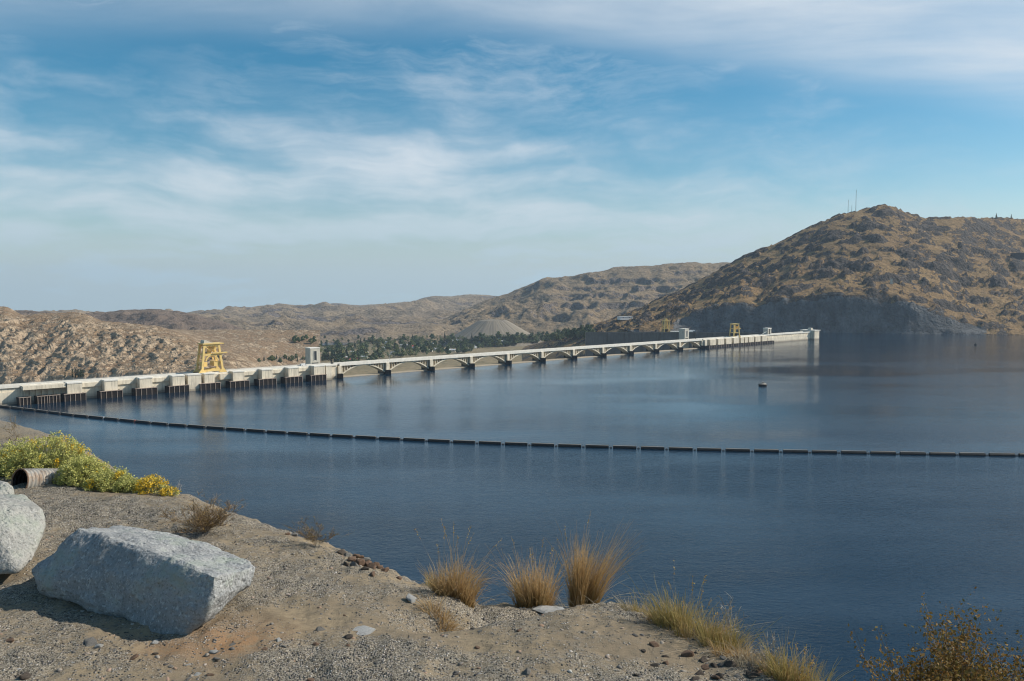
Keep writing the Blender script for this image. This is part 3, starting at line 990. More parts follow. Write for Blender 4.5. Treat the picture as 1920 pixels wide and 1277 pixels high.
# ------------------------------------------------------------------ gantry cranes and towers on the dam
def crane_big():
    """wide four-legged gantry with curved knee braces, mid platform and hoist house"""
    r = empty('gantry_crane')
    y = M['yellow']
    Wd, Dp, Ht = 15.0, 10.0, 21.0
    tw, td = 10.5, 8.0
    for sx in (-1, 1):
        for sy in (-1, 1):
            lg = MB().bar((sx * Wd / 2, sy * Dp / 2, 1.8), (sx * tw / 2, sy * td / 2, Ht), 1.35, 1.5).build('leg', y, r)
            ft = MB()
            ft.prism([(sx * Wd / 2 - 3.0, 0.7), (sx * Wd / 2 + 3.0, 0.7), (sx * Wd / 2 + 0.9, 3.4), (sx * Wd / 2 - 0.9, 3.4)], sy * Dp / 2 - 0.8, sy * Dp / 2 + 0.8)
            ft.build('foot', y, lg)
            MB().box(sx * Wd / 2 - 2.6, sx * Wd / 2 + 2.6, sy * Dp / 2 - 0.45, sy * Dp / 2 + 0.45, 0.0, 0.69).build('bogie', M['rack'], lg)
    for sy in (-1, 1):
        MB().box(-Wd / 2 - 0.2, Wd / 2 + 0.2, sy * Dp / 2 - 0.62, sy * Dp / 2 + 0.62, 1.6, 3.0).build('sill_beam', y, r)
        # arched opening between the legs
        mb = MB()
        n = 12
        for i in range(n):
            a0, a1 = math.pi * i / n, math.pi * (i + 1) / n
            mb.bar((-4.3 * math.cos(a0), sy * 4.5, 9.3 + 3.9 * math.sin(a0)), (-4.3 * math.cos(a1), sy * 4.5, 9.3 + 3.9 * math.sin(a1)), 0.95, 1.0)
        mb.build('arched_brace', y, r)
        MB().box(-6.2, 6.2, sy * 4.55 - 0.5, sy * 4.55 + 0.5, 13.0, 14.3).build('cross_beam', y, r)
        MB().box(-5.9, 5.9, sy * 4.05 - 0.5, sy * 4.05 + 0.5, 19.8, 21.2).build('top_beam', y, r)
        MB().bar((-4.9, sy * 4.2, 19.6), (-1.2, sy * 4.2, 16.8), 0.6).build('knee_brace', y, r)
        MB().bar((4.9, sy * 4.2, 19.6), (1.2, sy * 4.2, 16.8), 0.6).build('knee_brace', y, r)
    for sx in (-1, 1):
        MB().box(sx * 5.6 - 0.5, sx * 5.6 + 0.5, -4, 4, 13.1, 14.2).build('cross_beam', y, r)
        MB().box(sx * 6.6 - 0.5, sx * 6.6 + 0.5, -4.6, 4.6, 7.0, 8.3).build('cross_beam', y, r)
    MB().box(1.6, 5.8, -4.2, 3.8, 5.2, 8.6).build('machinery_house', y, r)
    MB().box(-6.3, -3.0, -3.2, 3.4, 5.0, 8.4).build('machinery_house', y, r)
    pf = MB().box(0.5, 10.8, -6.0, -3.7, 14.35, 14.6).build('platform', y, r)
    MB().box(0.5, 10.8, -6.05, -5.95, 14.62, 15.4).build('rail', y, pf)
    MB().box(-6.6, 8.8, -5.4, 5.4, 21.22, 21.9).build('top_deck', y, r)
    MB().box(-1.4, 0.6, -1.2, 1.2, 14.4, 19.8).build('hoist_mast', y, r)
    MB().box(0.9, 2.4, -2.8, -1.4, 15.5, 19.8).build('hoist_mast', y, r)
    tp = MB().prism([(-5.2, 21.95), (1.8, 21.95), (-1.0, 23.0), (-3.2, 24.2), (-4.8, 24.2)], -3.4, 3.4).build('hoist_house', M['tower'], r)
    return r


def crane_slim(h=17.0, arm=True, nleg=3):
    r = empty('gantry_crane')
    y = M['yellow']
    for sx in (-1, 1):
        for sy in (-1, 1):
            lg = MB().bar((sx * 4.6, sy * 4.4, 0.9), (sx * 3.4, sy * 3.4, h), 1.15).build('leg', y, r)
            MB().box(sx * 4.6 - 1.4, sx * 4.6 + 1.4, sy * 4.4 - 0.7, sy * 4.4 + 0.7, 0.0, 1.5).build('foot', y, lg)
    for z in (h * 0.34, h * 0.64, h - 0.5):
        for sy in (-1, 1):
            f_ = (z / h)
            xw = 4.6 - 1.2 * f_
            MB().box(-xw, xw, sy * (4.4 - f_) - 0.42, sy * (4.4 - f_) + 0.42, z - 0.45, z + 0.45).build('cross_beam', y, r)
        for sx in (-1, 1):
            f_ = (z / h)
            MB().box(sx * (4.6 - 1.2 * f_) - 0.4, sx * (4.6 - 1.2 * f_) + 0.4, -4.2 + f_, 4.2 - f_, z - 0.4, z + 0.4).build('cross_beam', y, r)
    MB().box(-1.0, 0.4, -1.4, 1.4, h * 0.36, h + 0.2).build('hoist_mast', y, r)
    MB().box(-3.2, 2.0, -2.4, 2.4, h * 0.1, h * 0.33).build('machinery_house', M['rack'], r)
    MB().box(-4.4, 4.4, -4.4, 4.4, h + 0.01, h + 0.7).build('top_deck', y, r)
    if arm:
        MB().prism([(3.6, h * 0.66), (8.4, h * 0.63), (8.4, h * 0.70), (5.2, h * 0.74), (3.6, h * 0.84)], -1.6, 1.6).build('jib', y, r)
    else:
        MB().box(-1.6, 1.8, -2, 2, h + 0.72, h + 3.2).build('hoist_house', y, r)
    return r


deckz = HC - 1.08
c1 = crane_big()
pt = dam_pt(s_of(398), 4.6, deckz)
c1.location = pt
c1.rotation_euler = (0, 0, DROT)
tag(c1, 'big yellow gantry crane with arched braces standing on the near stretch of the dam', 'crane', 'yellow gantry cranes')
c2 = crane_slim(17.0, True)
c2.location = dam_pt(s_of(1382), 4.6, deckz)
c2.rotation_euler = (0, 0, DROT - 0.35)
tag(c2, 'slim yellow gantry crane with a short jib on the far stretch of the dam', 'crane', 'yellow gantry cranes')
c3 = crane_slim(18.0, False)
c3.location = (at_y(1248.5, 620, fbY + 6).x, fbY + 6, HC - 3.0)
c3.rotation_euler = (0, 0, 0.2)
tag(c3, 'yellow gantry crane on the forebay dam below the grassy slope, smallest of the cranes', 'crane', 'yellow gantry cranes')


def tower(name, w_, d_, h_):
    r = empty(name)
    MB().box(-w_ / 2, w_ / 2, 0, d_, -30, h_).build('wall', M['tower'], r)
    MB().box(-w_ / 2 - 0.25, w_ / 2 + 0.25, -0.25, d_ + 0.25, h_ + 0.004, h_ + 0.7).build('roof', M['rail_white'], r)
    wn = MB().box(-1.15, 1.15, -0.12, -0.004, h_ * 0.30, h_ * 0.84).build('window', M['glass_dark'], r)
    for x in (-1.45, 1.17):
        MB().box(x, x + 0.28, -0.3, -0.004, h_ * 0.27, h_ * 0.87).build('mullion', M['rail_white'], wn)
    MB().box(-w_ / 2 + 1.2, w_ / 2 - 1.6, -0.14, -0.004, 0.2, 1.9).build('doorway', M['rack'], r)
    return r


t1 = tower('elevator_tower', 8.6, 8.5, 13.3)
t1.location = dam_pt(s_of(604), 11.0, deckz)
t1.rotation_euler = (0, 0, DROT)
tag(t1, 'square concrete elevator tower with a tall dark window, where the arched bridge begins', 'tower', 'concrete elevator towers')
t2 = tower('elevator_tower', 8.6, 8.5, 13.0)
t2.location = dam_pt(s_of(1301), 11.0, deckz)
t2.rotation_euler = (0, 0, DROT)
tag(t2, 'square concrete elevator tower at the far end of the arched bridge', 'tower', 'concrete elevator towers')

hh_ = empty('hoist_house', dam_pt(s_of(1444), 5.0, deckz), DROT)
MB().box(-4.6, -2.0, -3, 4, 0, 8.2).build('wall', M['tower'], hh_)
MB().box(2.0, 4.6, -3, 4, 0, 8.2).build('wall', M['tower'], hh_)
MB().box(-4.8, 4.8, -3.3, 4.3, 8.21, 9.6).build('roof', M['rail_white'], hh_)
MB().box(-1.9, 1.9, 0.5, 4, 0, 8.19).build('back_panel', M['glass_dark'], hh_)
MB().bar((-22, -2, 0.3), (-8, -2, 4.4), 0.4).build('ramp', M['rail_white'], hh_)
MB().bar((-8, -2, 4.4), (-4.7, -2, 4.4), 0.4).build('ramp', M['rail_white'], hh_)
tag(hh_, 'small open concrete hoist house on the plain far wall of the dam', 'hoist house')

lp = empty('lamp_post', dam_pt(s_of(730), -0.1, HC))
MB().tube((0, 0, -0.2), (0, 0, 4.6), 0.16, 0.10).build('pole', M['steel_grey'], lp)
MB().tube((0, 0, 4.6), (0.3, 1.4, 4.9), 0.09, 0.07).build('arm', M['steel_grey'], lp)
MB().box(0.0, 0.6, 1.1, 1.9, 4.8, 5.1).build('lamp_head', M['rail_white'], lp)
tag(lp, 'thin lamp post on the second pier of the arched bridge', 'lamp post')


def van(name, paint):
    r = empty(name)
    MB().prism([(-2.6, 0.45), (2.5, 0.45), (2.6, 1.1), (1.9, 1.3), (1.3, 2.1), (-2.5, 2.1)], -0.95, 0.95).build('body', paint, r)
    MB().prism([(1.35, 1.35), (1.85, 1.32), (1.34, 2.0), (0.6, 2.0), (0.6, 1.35)], -0.96, 0.96).build('window', M['glass_dark'], r)
    for x in (-1.6, 1.6):
        for y in (-0.85, 0.85):
            MB().tube((x, y - 0.12, 0.38), (x, y + 0.12, 0.38), 0.38, n=12).build('wheel', M['rack'], r)
    return r


vn_ = van('parked_van', M['white_paint'])
vn_.location = dam_pt(s_of(578), 7.6, deckz)
vn_.rotation_euler = (0, 0, DROT)
tag(vn_, 'white van on the dam road just before the square elevator tower', 'van')

# ------------------------------------------------------------------ floating boom, buoys
boom_px = [(-60, 755), (0, 763), (60, 770), (140, 780), (210, 787), (300, 796), (400, 803.5), (500, 810.5), (600, 817), (720, 823.5), (850, 829.5), (960, 834), (1050, 837), (1150, 840), (1290, 844), (1420, 847), (1560, 849.5), (1700, 852), (1830, 854), (1920, 855), (2100, 857.5), (2350, 860)]
bp = [on_z(x, y, 0) for x, y in boom_px]
acc = [0.0]
for a, c_ in zip(bp[:-1], bp[1:]):
    acc.append(acc[-1] + (c_ - a).length)


def boom_at(s):
    x = np.interp(s, acc, [q.x for q in bp])
    y = np.interp(s, acc, [q.y for q in bp])
    return Vector((x, y, 0))


boom = empty('floating_boom', (0, 0, 0))
tag(boom, 'chain of black floats stretched across the lake in front of the dam', 'boom')
PITCH = 12.3
fm = MB()
fm.tube((-5.2, 0, 0.2), (5.2, 0, 0.2), 0.85, n=14)
fme = fm.mesh('float')
fme.materials.append(M['boom'])
wk = MB().box(-5.1, 5.1, -0.35, 0.35, 0.98, 1.16).mesh('walkway')
wk.materials.append(M['boom_top'])
cp = MB()
cp.box(-0.55, 0.55, -0.18, 0.18, -0.1, 0.45)
cp.tube((0, 0, 0.3), (0, 0, 0.9), 0.12, n=6)
cpm = cp.mesh('coupling')
cpm.materials.append(M['coupling'])
cpr = MB()
cpr.box(-0.55, 0.55, -0.18, 0.18, -0.1, 0.45)
cpr.tube((0, 0, 0.3), (0, 0, 1.2), 0.36, n=8)
cpw, cpred = cpr.mesh('coupling'), cpr.mesh('coupling')
cpw.materials.append(M['white_paint'])
cpred.materials.append(M['redfloat'])
nseg = int(acc[-1] / PITCH)
for k in range(nseg):
    s = (k + 0.5) * PITCH
    a, c_ = boom_at(s - 5), boom_at(s + 5)
    r = math.atan2(c_.y - a.y, c_.x - a.x)
    o = link('float', fme, None, boom)
    o.location = (a + c_) / 2
    o.rotation_euler = (0, 0, r)
    w_ = link('walkway', wk, None, o)
    g = boom_at(s + PITCH / 2)
    px_here = CX + F * g.x / g.y
    near = 150 < px_here < 300
    o = link('coupling', (cpred if k % 3 == 0 else cpw) if near and k % 2 == 0 else cpm, None, boom)
    o.location = g
    o.rotation_euler = (0, 0, r)

bu = empty('mooring_buoy', on_z(1430, 723.5, 0))
MB().tube((0, 0, -0.5), (0, 0, 1.3), 2.9, 3.1, 16).build('hull', M['rack'], bu)
MB().tube((0, 0, 1.305), (0, 0, 2.3), 3.1, 1.5, 16).build('top', M['boom_top'], bu)
MB().box(-0.5, 0.9, -0.5, 0.5, 2.3, 3.2).build('mooring_block', M['coupling'], bu)
tag(bu, 'round dark mooring buoy alone on the open lake', 'buoy')
bu2 = empty('marker_buoy', on_z(1829, 647, 0))
MB().tube((0, 0, -0.5), (0, 0, 1.4), 1.6, 1.5, 12).build('hull', M['rack'], bu2)
MB().tube((0, 0, 1.4), (0, 0, 3.2), 0.4, 0.2, 8).build('marker_post', M['rack'], bu2)
tag(bu2, 'tiny dark marker buoy far off near the cut rock shore', 'buoy')


# ------------------------------------------------------------------ masts and marks on the far hill
from mathutils.bvhtree import BVHTree
bvhs = {}


def bvh_of(o):
    if o.name not in bvhs:
        me = o.data
        mw_ = o.matrix_basis
        bvhs[o.name] = BVHTree.FromPolygons([tuple(mw_ @ v.co) for v in me.vertices], [tuple(q.vertices) for q in me.polygons])
    return bvhs[o.name]


def hit(px, py, objs):
    a, b_ = ray(px, py)
    d = Vector((a, 1, b_)).normalized()
    best = None
    for o in objs:
        loc, nrm, i, dist = bvh_of(o).ray_cast(Vector((0, 0, H)), d)
        if loc is not None and (best is None or dist < best[1]):
            best = (loc, dist)
    return best[0] if best else None


def crest_pt(px, objs, py0, step=0.5):
    py = py0
    while py < 700:
        h_ = hit(px, py, objs)
        if h_ is not None:
            return h_
        py += step
    return None


def mast(px, py_top, label, wd):
    q_ = crest_pt(px, [hill_r], 380)
    hgt = H + ray(px, py_top)[1] * q_.y - q_.z
    r = empty('radio_mast', q_ - Vector((0, 0, 1.0)))
    mb = MB()
    for k in range(3):
        a = 2 * math.pi * k / 3
        mb.tube((wd * math.cos(a), wd * math.sin(a), 0), (wd * 0.5 * math.cos(a), wd * 0.5 * math.sin(a), hgt), 0.16, 0.13, 5)
    nb_ = int(hgt / 2.5)
    for k in range(nb_):
        z0, z1 = 2.5 * k, 2.5 * (k + 1)
        a0, a1 = 2 * math.pi * k / 3, 2 * math.pi * (k + 1) / 3
        f0, f1 = 1 - 0.5 * z0 / hgt, 1 - 0.5 * z1 / hgt
        mb.tube((wd * f0 * math.cos(a0), wd * f0 * math.sin(a0), z0), (wd * f1 * math.cos(a1), wd * f1 * math.sin(a1), z1), 0.07, n=4)
    mb.build('lattice', M['mast'], r)
    MB().tube((0, 0, hgt), (0, 0, hgt + 3.0), 0.08, 0.04, 5).build('antenna', M['mast'], r)
    tag(r, label, 'radio mast', 'radio masts on the far hilltop')


mast(1590, 374, 'middle-height radio mast standing at the downhill end of the hilltop group', 0.45)
mast(1597, 384, 'shortest radio mast, between the two taller ones on the hilltop', 0.35)
mast(1604.5, 355, 'tallest radio mast on the hilltop, nearest the summit', 0.6)
q_ = hit(1908, 484, [hill_r])
if q_:
    ht = empty('hut', q_ - Vector((0, 0, 1)))
    MB().box(-11, 11, -6, 6, -3, 10).build('wall', M['hut'], ht)
    MB().box(-11.5, 11.5, -6.5, 6.5, 10.01, 11).build('roof', M['hut'], ht)
    tag(ht, 'dark boxy hut high on the golden slope of the far hill', 'hut')
q_ = hit(1671, 531, [hill_r])
if q_:
    mk = empty('survey_marker', q_)
    MB().box(-1.6, 1.6, -1.2, 1.2, -2, 8).build('post', M['tower'], mk)
    MB().box(-2.6, 2.6, -1.6, 1.6, -2, 1.2).build('footing', M['tower'], mk)
    tag(mk, 'pale upright marker on the slope above the cut rock face', 'marker')

#@@PART2@@
# ------------------------------------------------------------------ near bank: ground under the viewer
G0 = H - 2.2
EX = np.array([-400, -100, -30, -12, -7.5, -5.2, -3.55, -2.4, -1.43, -0.75, -0.3, 0.3, 0.8, 1.15, 1.45, 1.75, 2.2, 3.5, 8, 30, 400], float)
EY = np.array([300, 84, 28, 16.6, 12.9, 10.09, 8.75, 7.7, 6.82, 6.18, 5.77, 5.8, 5.81, 5.45, 5.03, 4.3, 3.5, 1.4, -3, -22, -300], float)


def ground_z(x, y):
    x = np.asarray(x, float)
    y = np.asarray(y, float)
    e = (y - np.interp(x, EX, EY)) * 0.76
    e = e + np.exp(-(x * x + y * y) / 300.0) * (0.16 * fbm(P3(x / 0.55, y / 0.55), 3, 0.6, 551) + 0.10 * fbm(P3(x / 0.17, y / 0.17), 2, 0.6, 553))
    r = 0.30
    drop = 0.5 * (e + np.sqrt(e * e + r * r)) * 0.74
    z = G0 - drop
    near = np.exp(-((x + 2) ** 2 + (y - 6) ** 2) / 220.0)
    z = z + near * (0.10 * fbm(P3(x / 1.7, y / 1.7), 4, 0.5, 501) + 0.030 * fbm(P3(x / 0.35, y / 0.35), 3, 0.55, 511))
    # wash-out running to the edge, between the two mounds
    p0, p1 = np.array([-1.15, 5.0]), np.array([0.15, 5.75])
    d = p1 - p0
    L = np.hypot(*d)
    d = d / L
    along = (x - p0[0]) * d[0] + (y - p0[1]) * d[1]
    across = -(x - p0[0]) * d[1] + (y - p0[1]) * d[0]
    k = np.clip(along / L, 0, 1.4)
    z = z - 0.22 * k * np.exp(-((across - 0.08) / 0.22) ** 2) * np.exp(-np.maximum(along - L, 0) ** 2 / 0.3)
    z = z - 6.0 * np.clip((np.hypot(x, y) - 60) / 400, 0, 1) * (e < 0)
    return np.maximum(z, -30.0)


def gravel_mask(x, y):
    m1 = fbm(P3(x / 1.3, y / 0.9), 4, 0.55, 521)
    m2 = fbm(P3(x / 0.35, y / 0.35), 3, 0.55, 531)
    m_ = 0.5 + 1.2 * m1 + 0.5 * m2
    # a dark gravel spill in front, sand beside the boulder
    m_ = m_ + 0.55 * np.exp(-(((x + 1.05) / 0.55) ** 2 + ((y - 4.6) / 0.40) ** 2))
    m_ = m_ - 0.75 * np.exp(-(((x + 1.55) / 0.50) ** 2 + ((y - 5.25) / 0.40) ** 2))
    m_ = m_ + 0.4 * np.exp(-(((x + 3.4) / 1.2) ** 2 + ((y - 7.9) / 0.5) ** 2))
    return np.clip(m_, 0, 1)


def spaced(lo, hi, d, far, g=1.16):
    a = list(np.arange(lo, hi, d))
    st, q = d, a[0]
    L = []
    while q > -far:
        st *= g
        q -= st
        L.append(q)
    R, st, q = [], d, a[-1]
    while q < far:
        st *= g
        q += st
        R.append(q)
    return np.array(L[::-1] + a + R)


gx = spaced(-8.0, 2.6, 0.028, 330)
gy = spaced(2.6, 10.6, 0.028, 330)
GX, GY = np.meshgrid(gx, gy, indexing='ij')
GZ = ground_z(GX, GY)
GM = gravel_mask(GX, GY)
GZ = GZ + (0.024 * ridged(P3(GX / 0.13, GY / 0.10), 3, 0.6, 541) + 0.045 * np.clip(fbm(P3(GX / 0.28, GY / 0.2), 3, 0.6, 543), -0.1, 1)) * (np.hypot(GX, GY) < 14) * (0.35 + GM)
idx = np.arange(GX.size).reshape(GX.shape)
fc = np.stack([idx[:-1, :-1], idx[1:, :-1], idx[1:, 1:], idx[:-1, 1:]], -1).reshape(-1, 4)

mg, t, b = mat_new('gravelly_dirt')
p = t.pos()
gm = t.attr('gravel')
vcol = t.voro(p, 62.0, out='Color')
vd = t.voro(p, 62.0)
vcol2 = t.voro(p, 140.0, out='Color')
rnd = t.sep(vcol)[0]
rnd2 = t.sep(vcol2)[1]
n1 = t.noise(p, 1.6, 5, 0.6)
n2 = t.noise(p, 22.0, 5, 0.65)
n3 = t.noise(p, 140.0, 3, 0.6)
sand = t.mix(t.mapr(n1, 0.35, 0.65), (0.30, 0.235, 0.15), (0.235, 0.185, 0.125))
sand = t.mix(t.mapr(n2, 0.35, 0.7), sand, (0.19, 0.155, 0.108))
orange = t.math('MULTIPLY', t.attr('ochre'), t.mapr(n2, 0.3, 0.6))
sand = t.mix(orange, sand, (0.36, 0.20, 0.095))
stones = t.ramp(rnd, [(0.0, (0.07, 0.066, 0.062)), (0.35, (0.15, 0.14, 0.125)), (0.6, (0.22, 0.20, 0.175)), (0.85, (0.32, 0.29, 0.25)), (1.0, (0.48, 0.45, 0.40))])
fine = t.ramp(rnd2, [(0.0, (0.05, 0.045, 0.038)), (0.5, (0.20, 0.175, 0.135)), (1.0, (0.42, 0.375, 0.30))])
gsel = t.math('ADD', gm, t.math('MULTIPLY', t.math('SUBTRACT', n2, 0.5), 1.4))
c = t.mix(t.math('MULTIPLY', t.mapr(gsel, 0.15, 0.75), 0.85), sand, fine)
isst = t.math('MULTIPLY', t.math('GREATER_THAN', t.math('ADD', t.math('MULTIPLY', gsel, 0.75), rnd2 if False else t.sep(vcol)[2]), 1.0), t.mapr(vd, 0.55, 0.42))
c = t.mix(isst, c, stones)
t.put(b.inputs['Base Color'], c)
b.inputs['Roughness'].default_value = 0.95
b.inputs['Specular IOR Level'].default_value = 0.15
hg = t.math('ADD', t.math('MULTIPLY', isst, t.mapr(vd, 0.6, 0.0, 0.0, 1.0)), t.math('MULTIPLY', n2, 0.7))
hg = t.math('ADD', hg, t.math('MULTIPLY', n3, 0.35))
t.put(b.inputs['Normal'], t.bump(hg, 0.9, 0.016))
M['dirt'] = mg
OCH = np.exp(-(((GX + 1.9) / 0.42) ** 2 + ((GY - 4.95) / 0.28) ** 2))
gr = mesh_np('ground', np.stack([GX, GY, GZ], -1).reshape(-1, 3), fc, M['dirt'], None, True, {'gravel': GM, 'ochre': OCH})
tag(gr, kind='structure')


def gpt(px, py):
    """where the bearing of a photo point meets the near ground"""
    a, b_ = ray(px, py)
    ys = np.linspace(2.0, 40, 4000)
    zz = H + b_ * ys
    g = ground_z(a * ys, ys)
    k = np.argmax(zz < g)
    if zz[k] >= g[k]:
        k = int(np.argmin(zz - g))
    return Vector((a * ys[k], ys[k], float(g[k])))


# ------------------------------------------------------------------ rocks
def mat_rock(name, lo, mid, hi, scale=9.0, tint=None, tintscale=2.0):
    m_, t, b = mat_new(name)
    p = t.obj()
    n1 = t.noise(p, scale * 0.35, 6, 0.65)
    n2 = t.noise(p, scale * 6, 4, 0.7)
    n3 = t.noise(p, scale * 1.3, 5, 0.6)
    c = t.ramp(n1, [(0.28, lo), (0.5, mid), (0.72, hi)])
    c = t.mix(t.mapr(n2, 0.50, 0.66, 0.0, 0.8), c, tuple(x * 0.5 for x in mid))
    c = t.mix(t.mapr(t.noise(p, scale * 4.2, 3, 0.6), 0.56, 0.66), c, hi)
    if tint:
        c = t.mix(t.mapr(t.noise(p, tintscale, 4, 0.6), 0.50, 0.68, 0.0, 0.75), c, tint)
    t.put(b.inputs['Base Color'], c)
    b.inputs['Roughness'].default_value = 0.9
    b.inputs['Specular IOR Level'].default_value = 0.2
    hgt = t.math('ADD', n3, t.math('MULTIPLY', n2, 0.35))
    t.put(b.inputs['Normal'], t.bump(t.math('ADD', hgt, t.math('MULTIPLY', t.mapr(t.voro(p, scale * 2.2), 0.0, 0.35), 0.25)), 0.9, 0.42 / scale))
    return m_


M['granite'] = mat_rock('pale_granite', (0.22, 0.23, 0.23), (0.33, 0.335, 0.33), (0.46, 0.46, 0.445), 9.0, (0.30, 0.335, 0.285), 3.2)
M['granite2'] = mat_rock('greenish_granite', (0.27, 0.265, 0.24), (0.38, 0.37, 0.335), (0.47, 0.455, 0.42), 7.0, (0.33, 0.36, 0.29), 2.6)
M['stone_red'] = mat_rock('red_brown_rock', (0.13, 0.085, 0.06), (0.24, 0.155, 0.105), (0.34, 0.235, 0.165), 30.0)
M['stone_dark'] = mat_rock('dark_brown_rock', (0.07, 0.058, 0.05), (0.13, 0.105, 0.085), (0.20, 0.165, 0.13), 30.0)
M['stone_grey'] = mat_rock('grey_rock', (0.16, 0.15, 0.14), (0.25, 0.235, 0.21), (0.36, 0.34, 0.31), 30.0)
M['stone_pale'] = mat_rock('chalky_white_rock', (0.45, 0.44, 0.42), (0.58, 0.57, 0.54), (0.66, 0.65, 0.62), 20.0)


def rock_from(name, pts, mat, cuts=28, rough=0.03, origin=None, seed=0, soften=2, fscale=1.0):
    """angular boulder: hull of hand-set corners, finely divided and weathered"""
    pts = [Vector(q) for q in pts]
    o0 = origin or sum(pts, Vector()) / len(pts)
    bm = bmesh.new()
    for q in pts:
        bm.verts.new(q - o0)
    res = bmesh.ops.convex_hull(bm, input=bm.verts)
    for gname in ('geom_interior', 'geom_unused'):
        for g in set(res[gname]):
            if isinstance(g, bmesh.types.BMVert) and g.is_valid:
                bm.verts.remove(g)
    bmesh.ops.triangulate(bm, faces=bm.faces)
    mean = sum(e.calc_length() for e in bm.edges) / len(bm.edges)
    tgt = mean / cuts * 2.2
    for _ in range(9):
        ed = [e for e in bm.edges if e.calc_length() > tgt]
        if not ed:
            break
        bmesh.ops.subdivide_edges(bm, edges=ed, cuts=1)
        bmesh.ops.triangulate(bm, faces=bm.faces)
    for _ in range(soften):
        bmesh.ops.smooth_vert(bm, verts=bm.verts, factor=0.5, use_axis_x=True, use_axis_y=True, use_axis_z=True)
    bm.normal_update()
    co = np.array([v.co for v in bm.verts])
    no = np.array([v.normal for v in bm.verts])
    sz = mean * fscale
    d = 0.5 * fbm(co / (0.9 * sz), 3, 0.5, 600 + seed) + 0.55 * ridged(co / (0.45 * sz), 4, 0.55, 620 + seed) + 0.22 * fbm(co / (0.09 * sz), 3, 0.6, 640 + seed)
    chip = np.round(1.6 * fbm(co / (0.5 * sz), 2, 0.5, 660 + seed) * 3) / 3
    co = co + no * ((d + 0.7 * chip) * rough)[:, None]
    for v, q in zip(bm.verts, co):
        v.co = q
    me = bpy.data.meshes.new(name)
    bm.to_mesh(me)
    bm.free()
    o = link(name, me, mat, None, True)
    o.location = o0
    return o


BP = [(60, 1068, 5.72), (66, 1085, 5.66), (150, 994, 5.80), (215, 1022, 5.55), (270, 1044, 5.38), (345, 1056, 5.22), (402, 1082, 5.04), (398, 1120, 5.02), (380, 1164, 5.02), (336, 1198, 5.04), (255, 1172, 5.22), (180, 1138, 5.42), (78, 1110, 5.68),
      (474, 1066, 5.52), (468, 1096, 5.46), (252, 989, 6.35), (345, 1008, 6.15), (440, 1046, 5.85), (120, 1060, 6.35), (300, 1120, 6.0), (440, 1110, 5.75), (380, 1165, 5.25)]
big = rock_from('boulder', [at_y(*q) for q in BP], M['granite'], 50, 0.036, None, 1, 0)
tag(big, 'big slanted grey granite boulder with a flat top and shaded front face', 'boulder', 'boulders along the gravel shoulder')
BL = [(-60, 926, 6.9), (45, 929, 6.95), (-40, 945, 6.3), (80, 955, 6.6), (88, 985, 6.5), (60, 1050, 6.15), (32, 1074, 5.95), (-20, 1080, 5.95), (-90, 1060, 6.1), (-110, 960, 6.4), (-80, 950, 7.4), (60, 960, 7.2), (60, 1035, 6.9)]
lb = rock_from('boulder', [at_y(*q) for q in BL], M['granite2'], 26, 0.022, None, 5, 2)
tag(lb, 'pale sunlit boulder with green tint, cut by the picture edge beside the big one', 'boulder', 'boulders along the gravel shoulder')
BS = [(-30, 903, 8.0), (12, 903, 8.0), (24, 912, 7.95), (28, 930, 7.9), (-30, 940, 7.7), (-40, 915, 8.3), (20, 925, 8.3), (-10, 902, 8.2)]
sb = rock_from('boulder', [at_y(*q) for q in BS], M['granite2'], 18, 0.012, None, 9, 2)
tag(sb, 'small rounded pale boulder peeking up between the culvert pipe and the sunlit boulder', 'boulder', 'boulders along the gravel shoulder')


def stone_mesh(name, seed, ang=0.35):
    rs = np.random.default_rng(seed)
    bm = bmesh.new()
    for _ in range(16):
        v = rs.normal(size=3)
        v /= np.linalg.norm(v)
        bm.verts.new(v * np.array([1, 0.8, 0.65]) * (1 + rs.uniform(-ang, ang) * 0.5))
    res = bmesh.ops.convex_hull(bm, input=bm.verts)
    for g in set(res['geom_interior']) | set(res['geom_unused']):
        if isinstance(g, bmesh.types.BMVert) and g.is_valid:
            bm.verts.remove(g)
    me = bpy.data.meshes.new(name)
    bm.to_mesh(me)
    bm.free()
    return me


def bevel_mesh(me, w_):
    bm = bmesh.new()
    bm.from_mesh(me)
    bmesh.ops.bevel(bm, geom=bm.edges[:], offset=w_, segments=1, affect='EDGES')
    bm.to_mesh(me)
    bm.free()
    return me


rock_meshes = {}
for mk_, mm in (('red', 'stone_red'), ('dark', 'stone_dark'), ('grey', 'stone_grey'), ('pale', 'stone_pale')):
    for k in range(4):
        me = bevel_mesh(stone_mesh('rock', 70 + k + 10 * len(rock_meshes)), 0.05)
        me.materials.append(M[mm])
        rock_meshes[mk_, k] = me


def put_rock(px, py, wpx, kind, k, label, group, sink=0.25, flat=1.0, cat='rock', name='rock'):
    g = gpt(px, py)
    o = bpy.data.objects.new(name, rock_meshes[kind, k % 4])
    COL.objects.link(o)
    r = wpx / 2 / F * g.y
    o.scale = (r, r * 0.9, r * flat)
    o.rotation_euler = (random.uniform(-0.4, 0.4), random.uniform(-0.4, 0.4), random.uniform(0, 6.28))
    if flat < 0.5:
        o.rotation_euler = (random.uniform(-0.1, 0.1), random.uniform(-0.1, 0.1), random.uniform(-0.3, 0.3))
    o.location = g + Vector((0, 0, r * 0.65 * flat * (1 - 2 * sink)))
    return tag(o, label, cat, group)


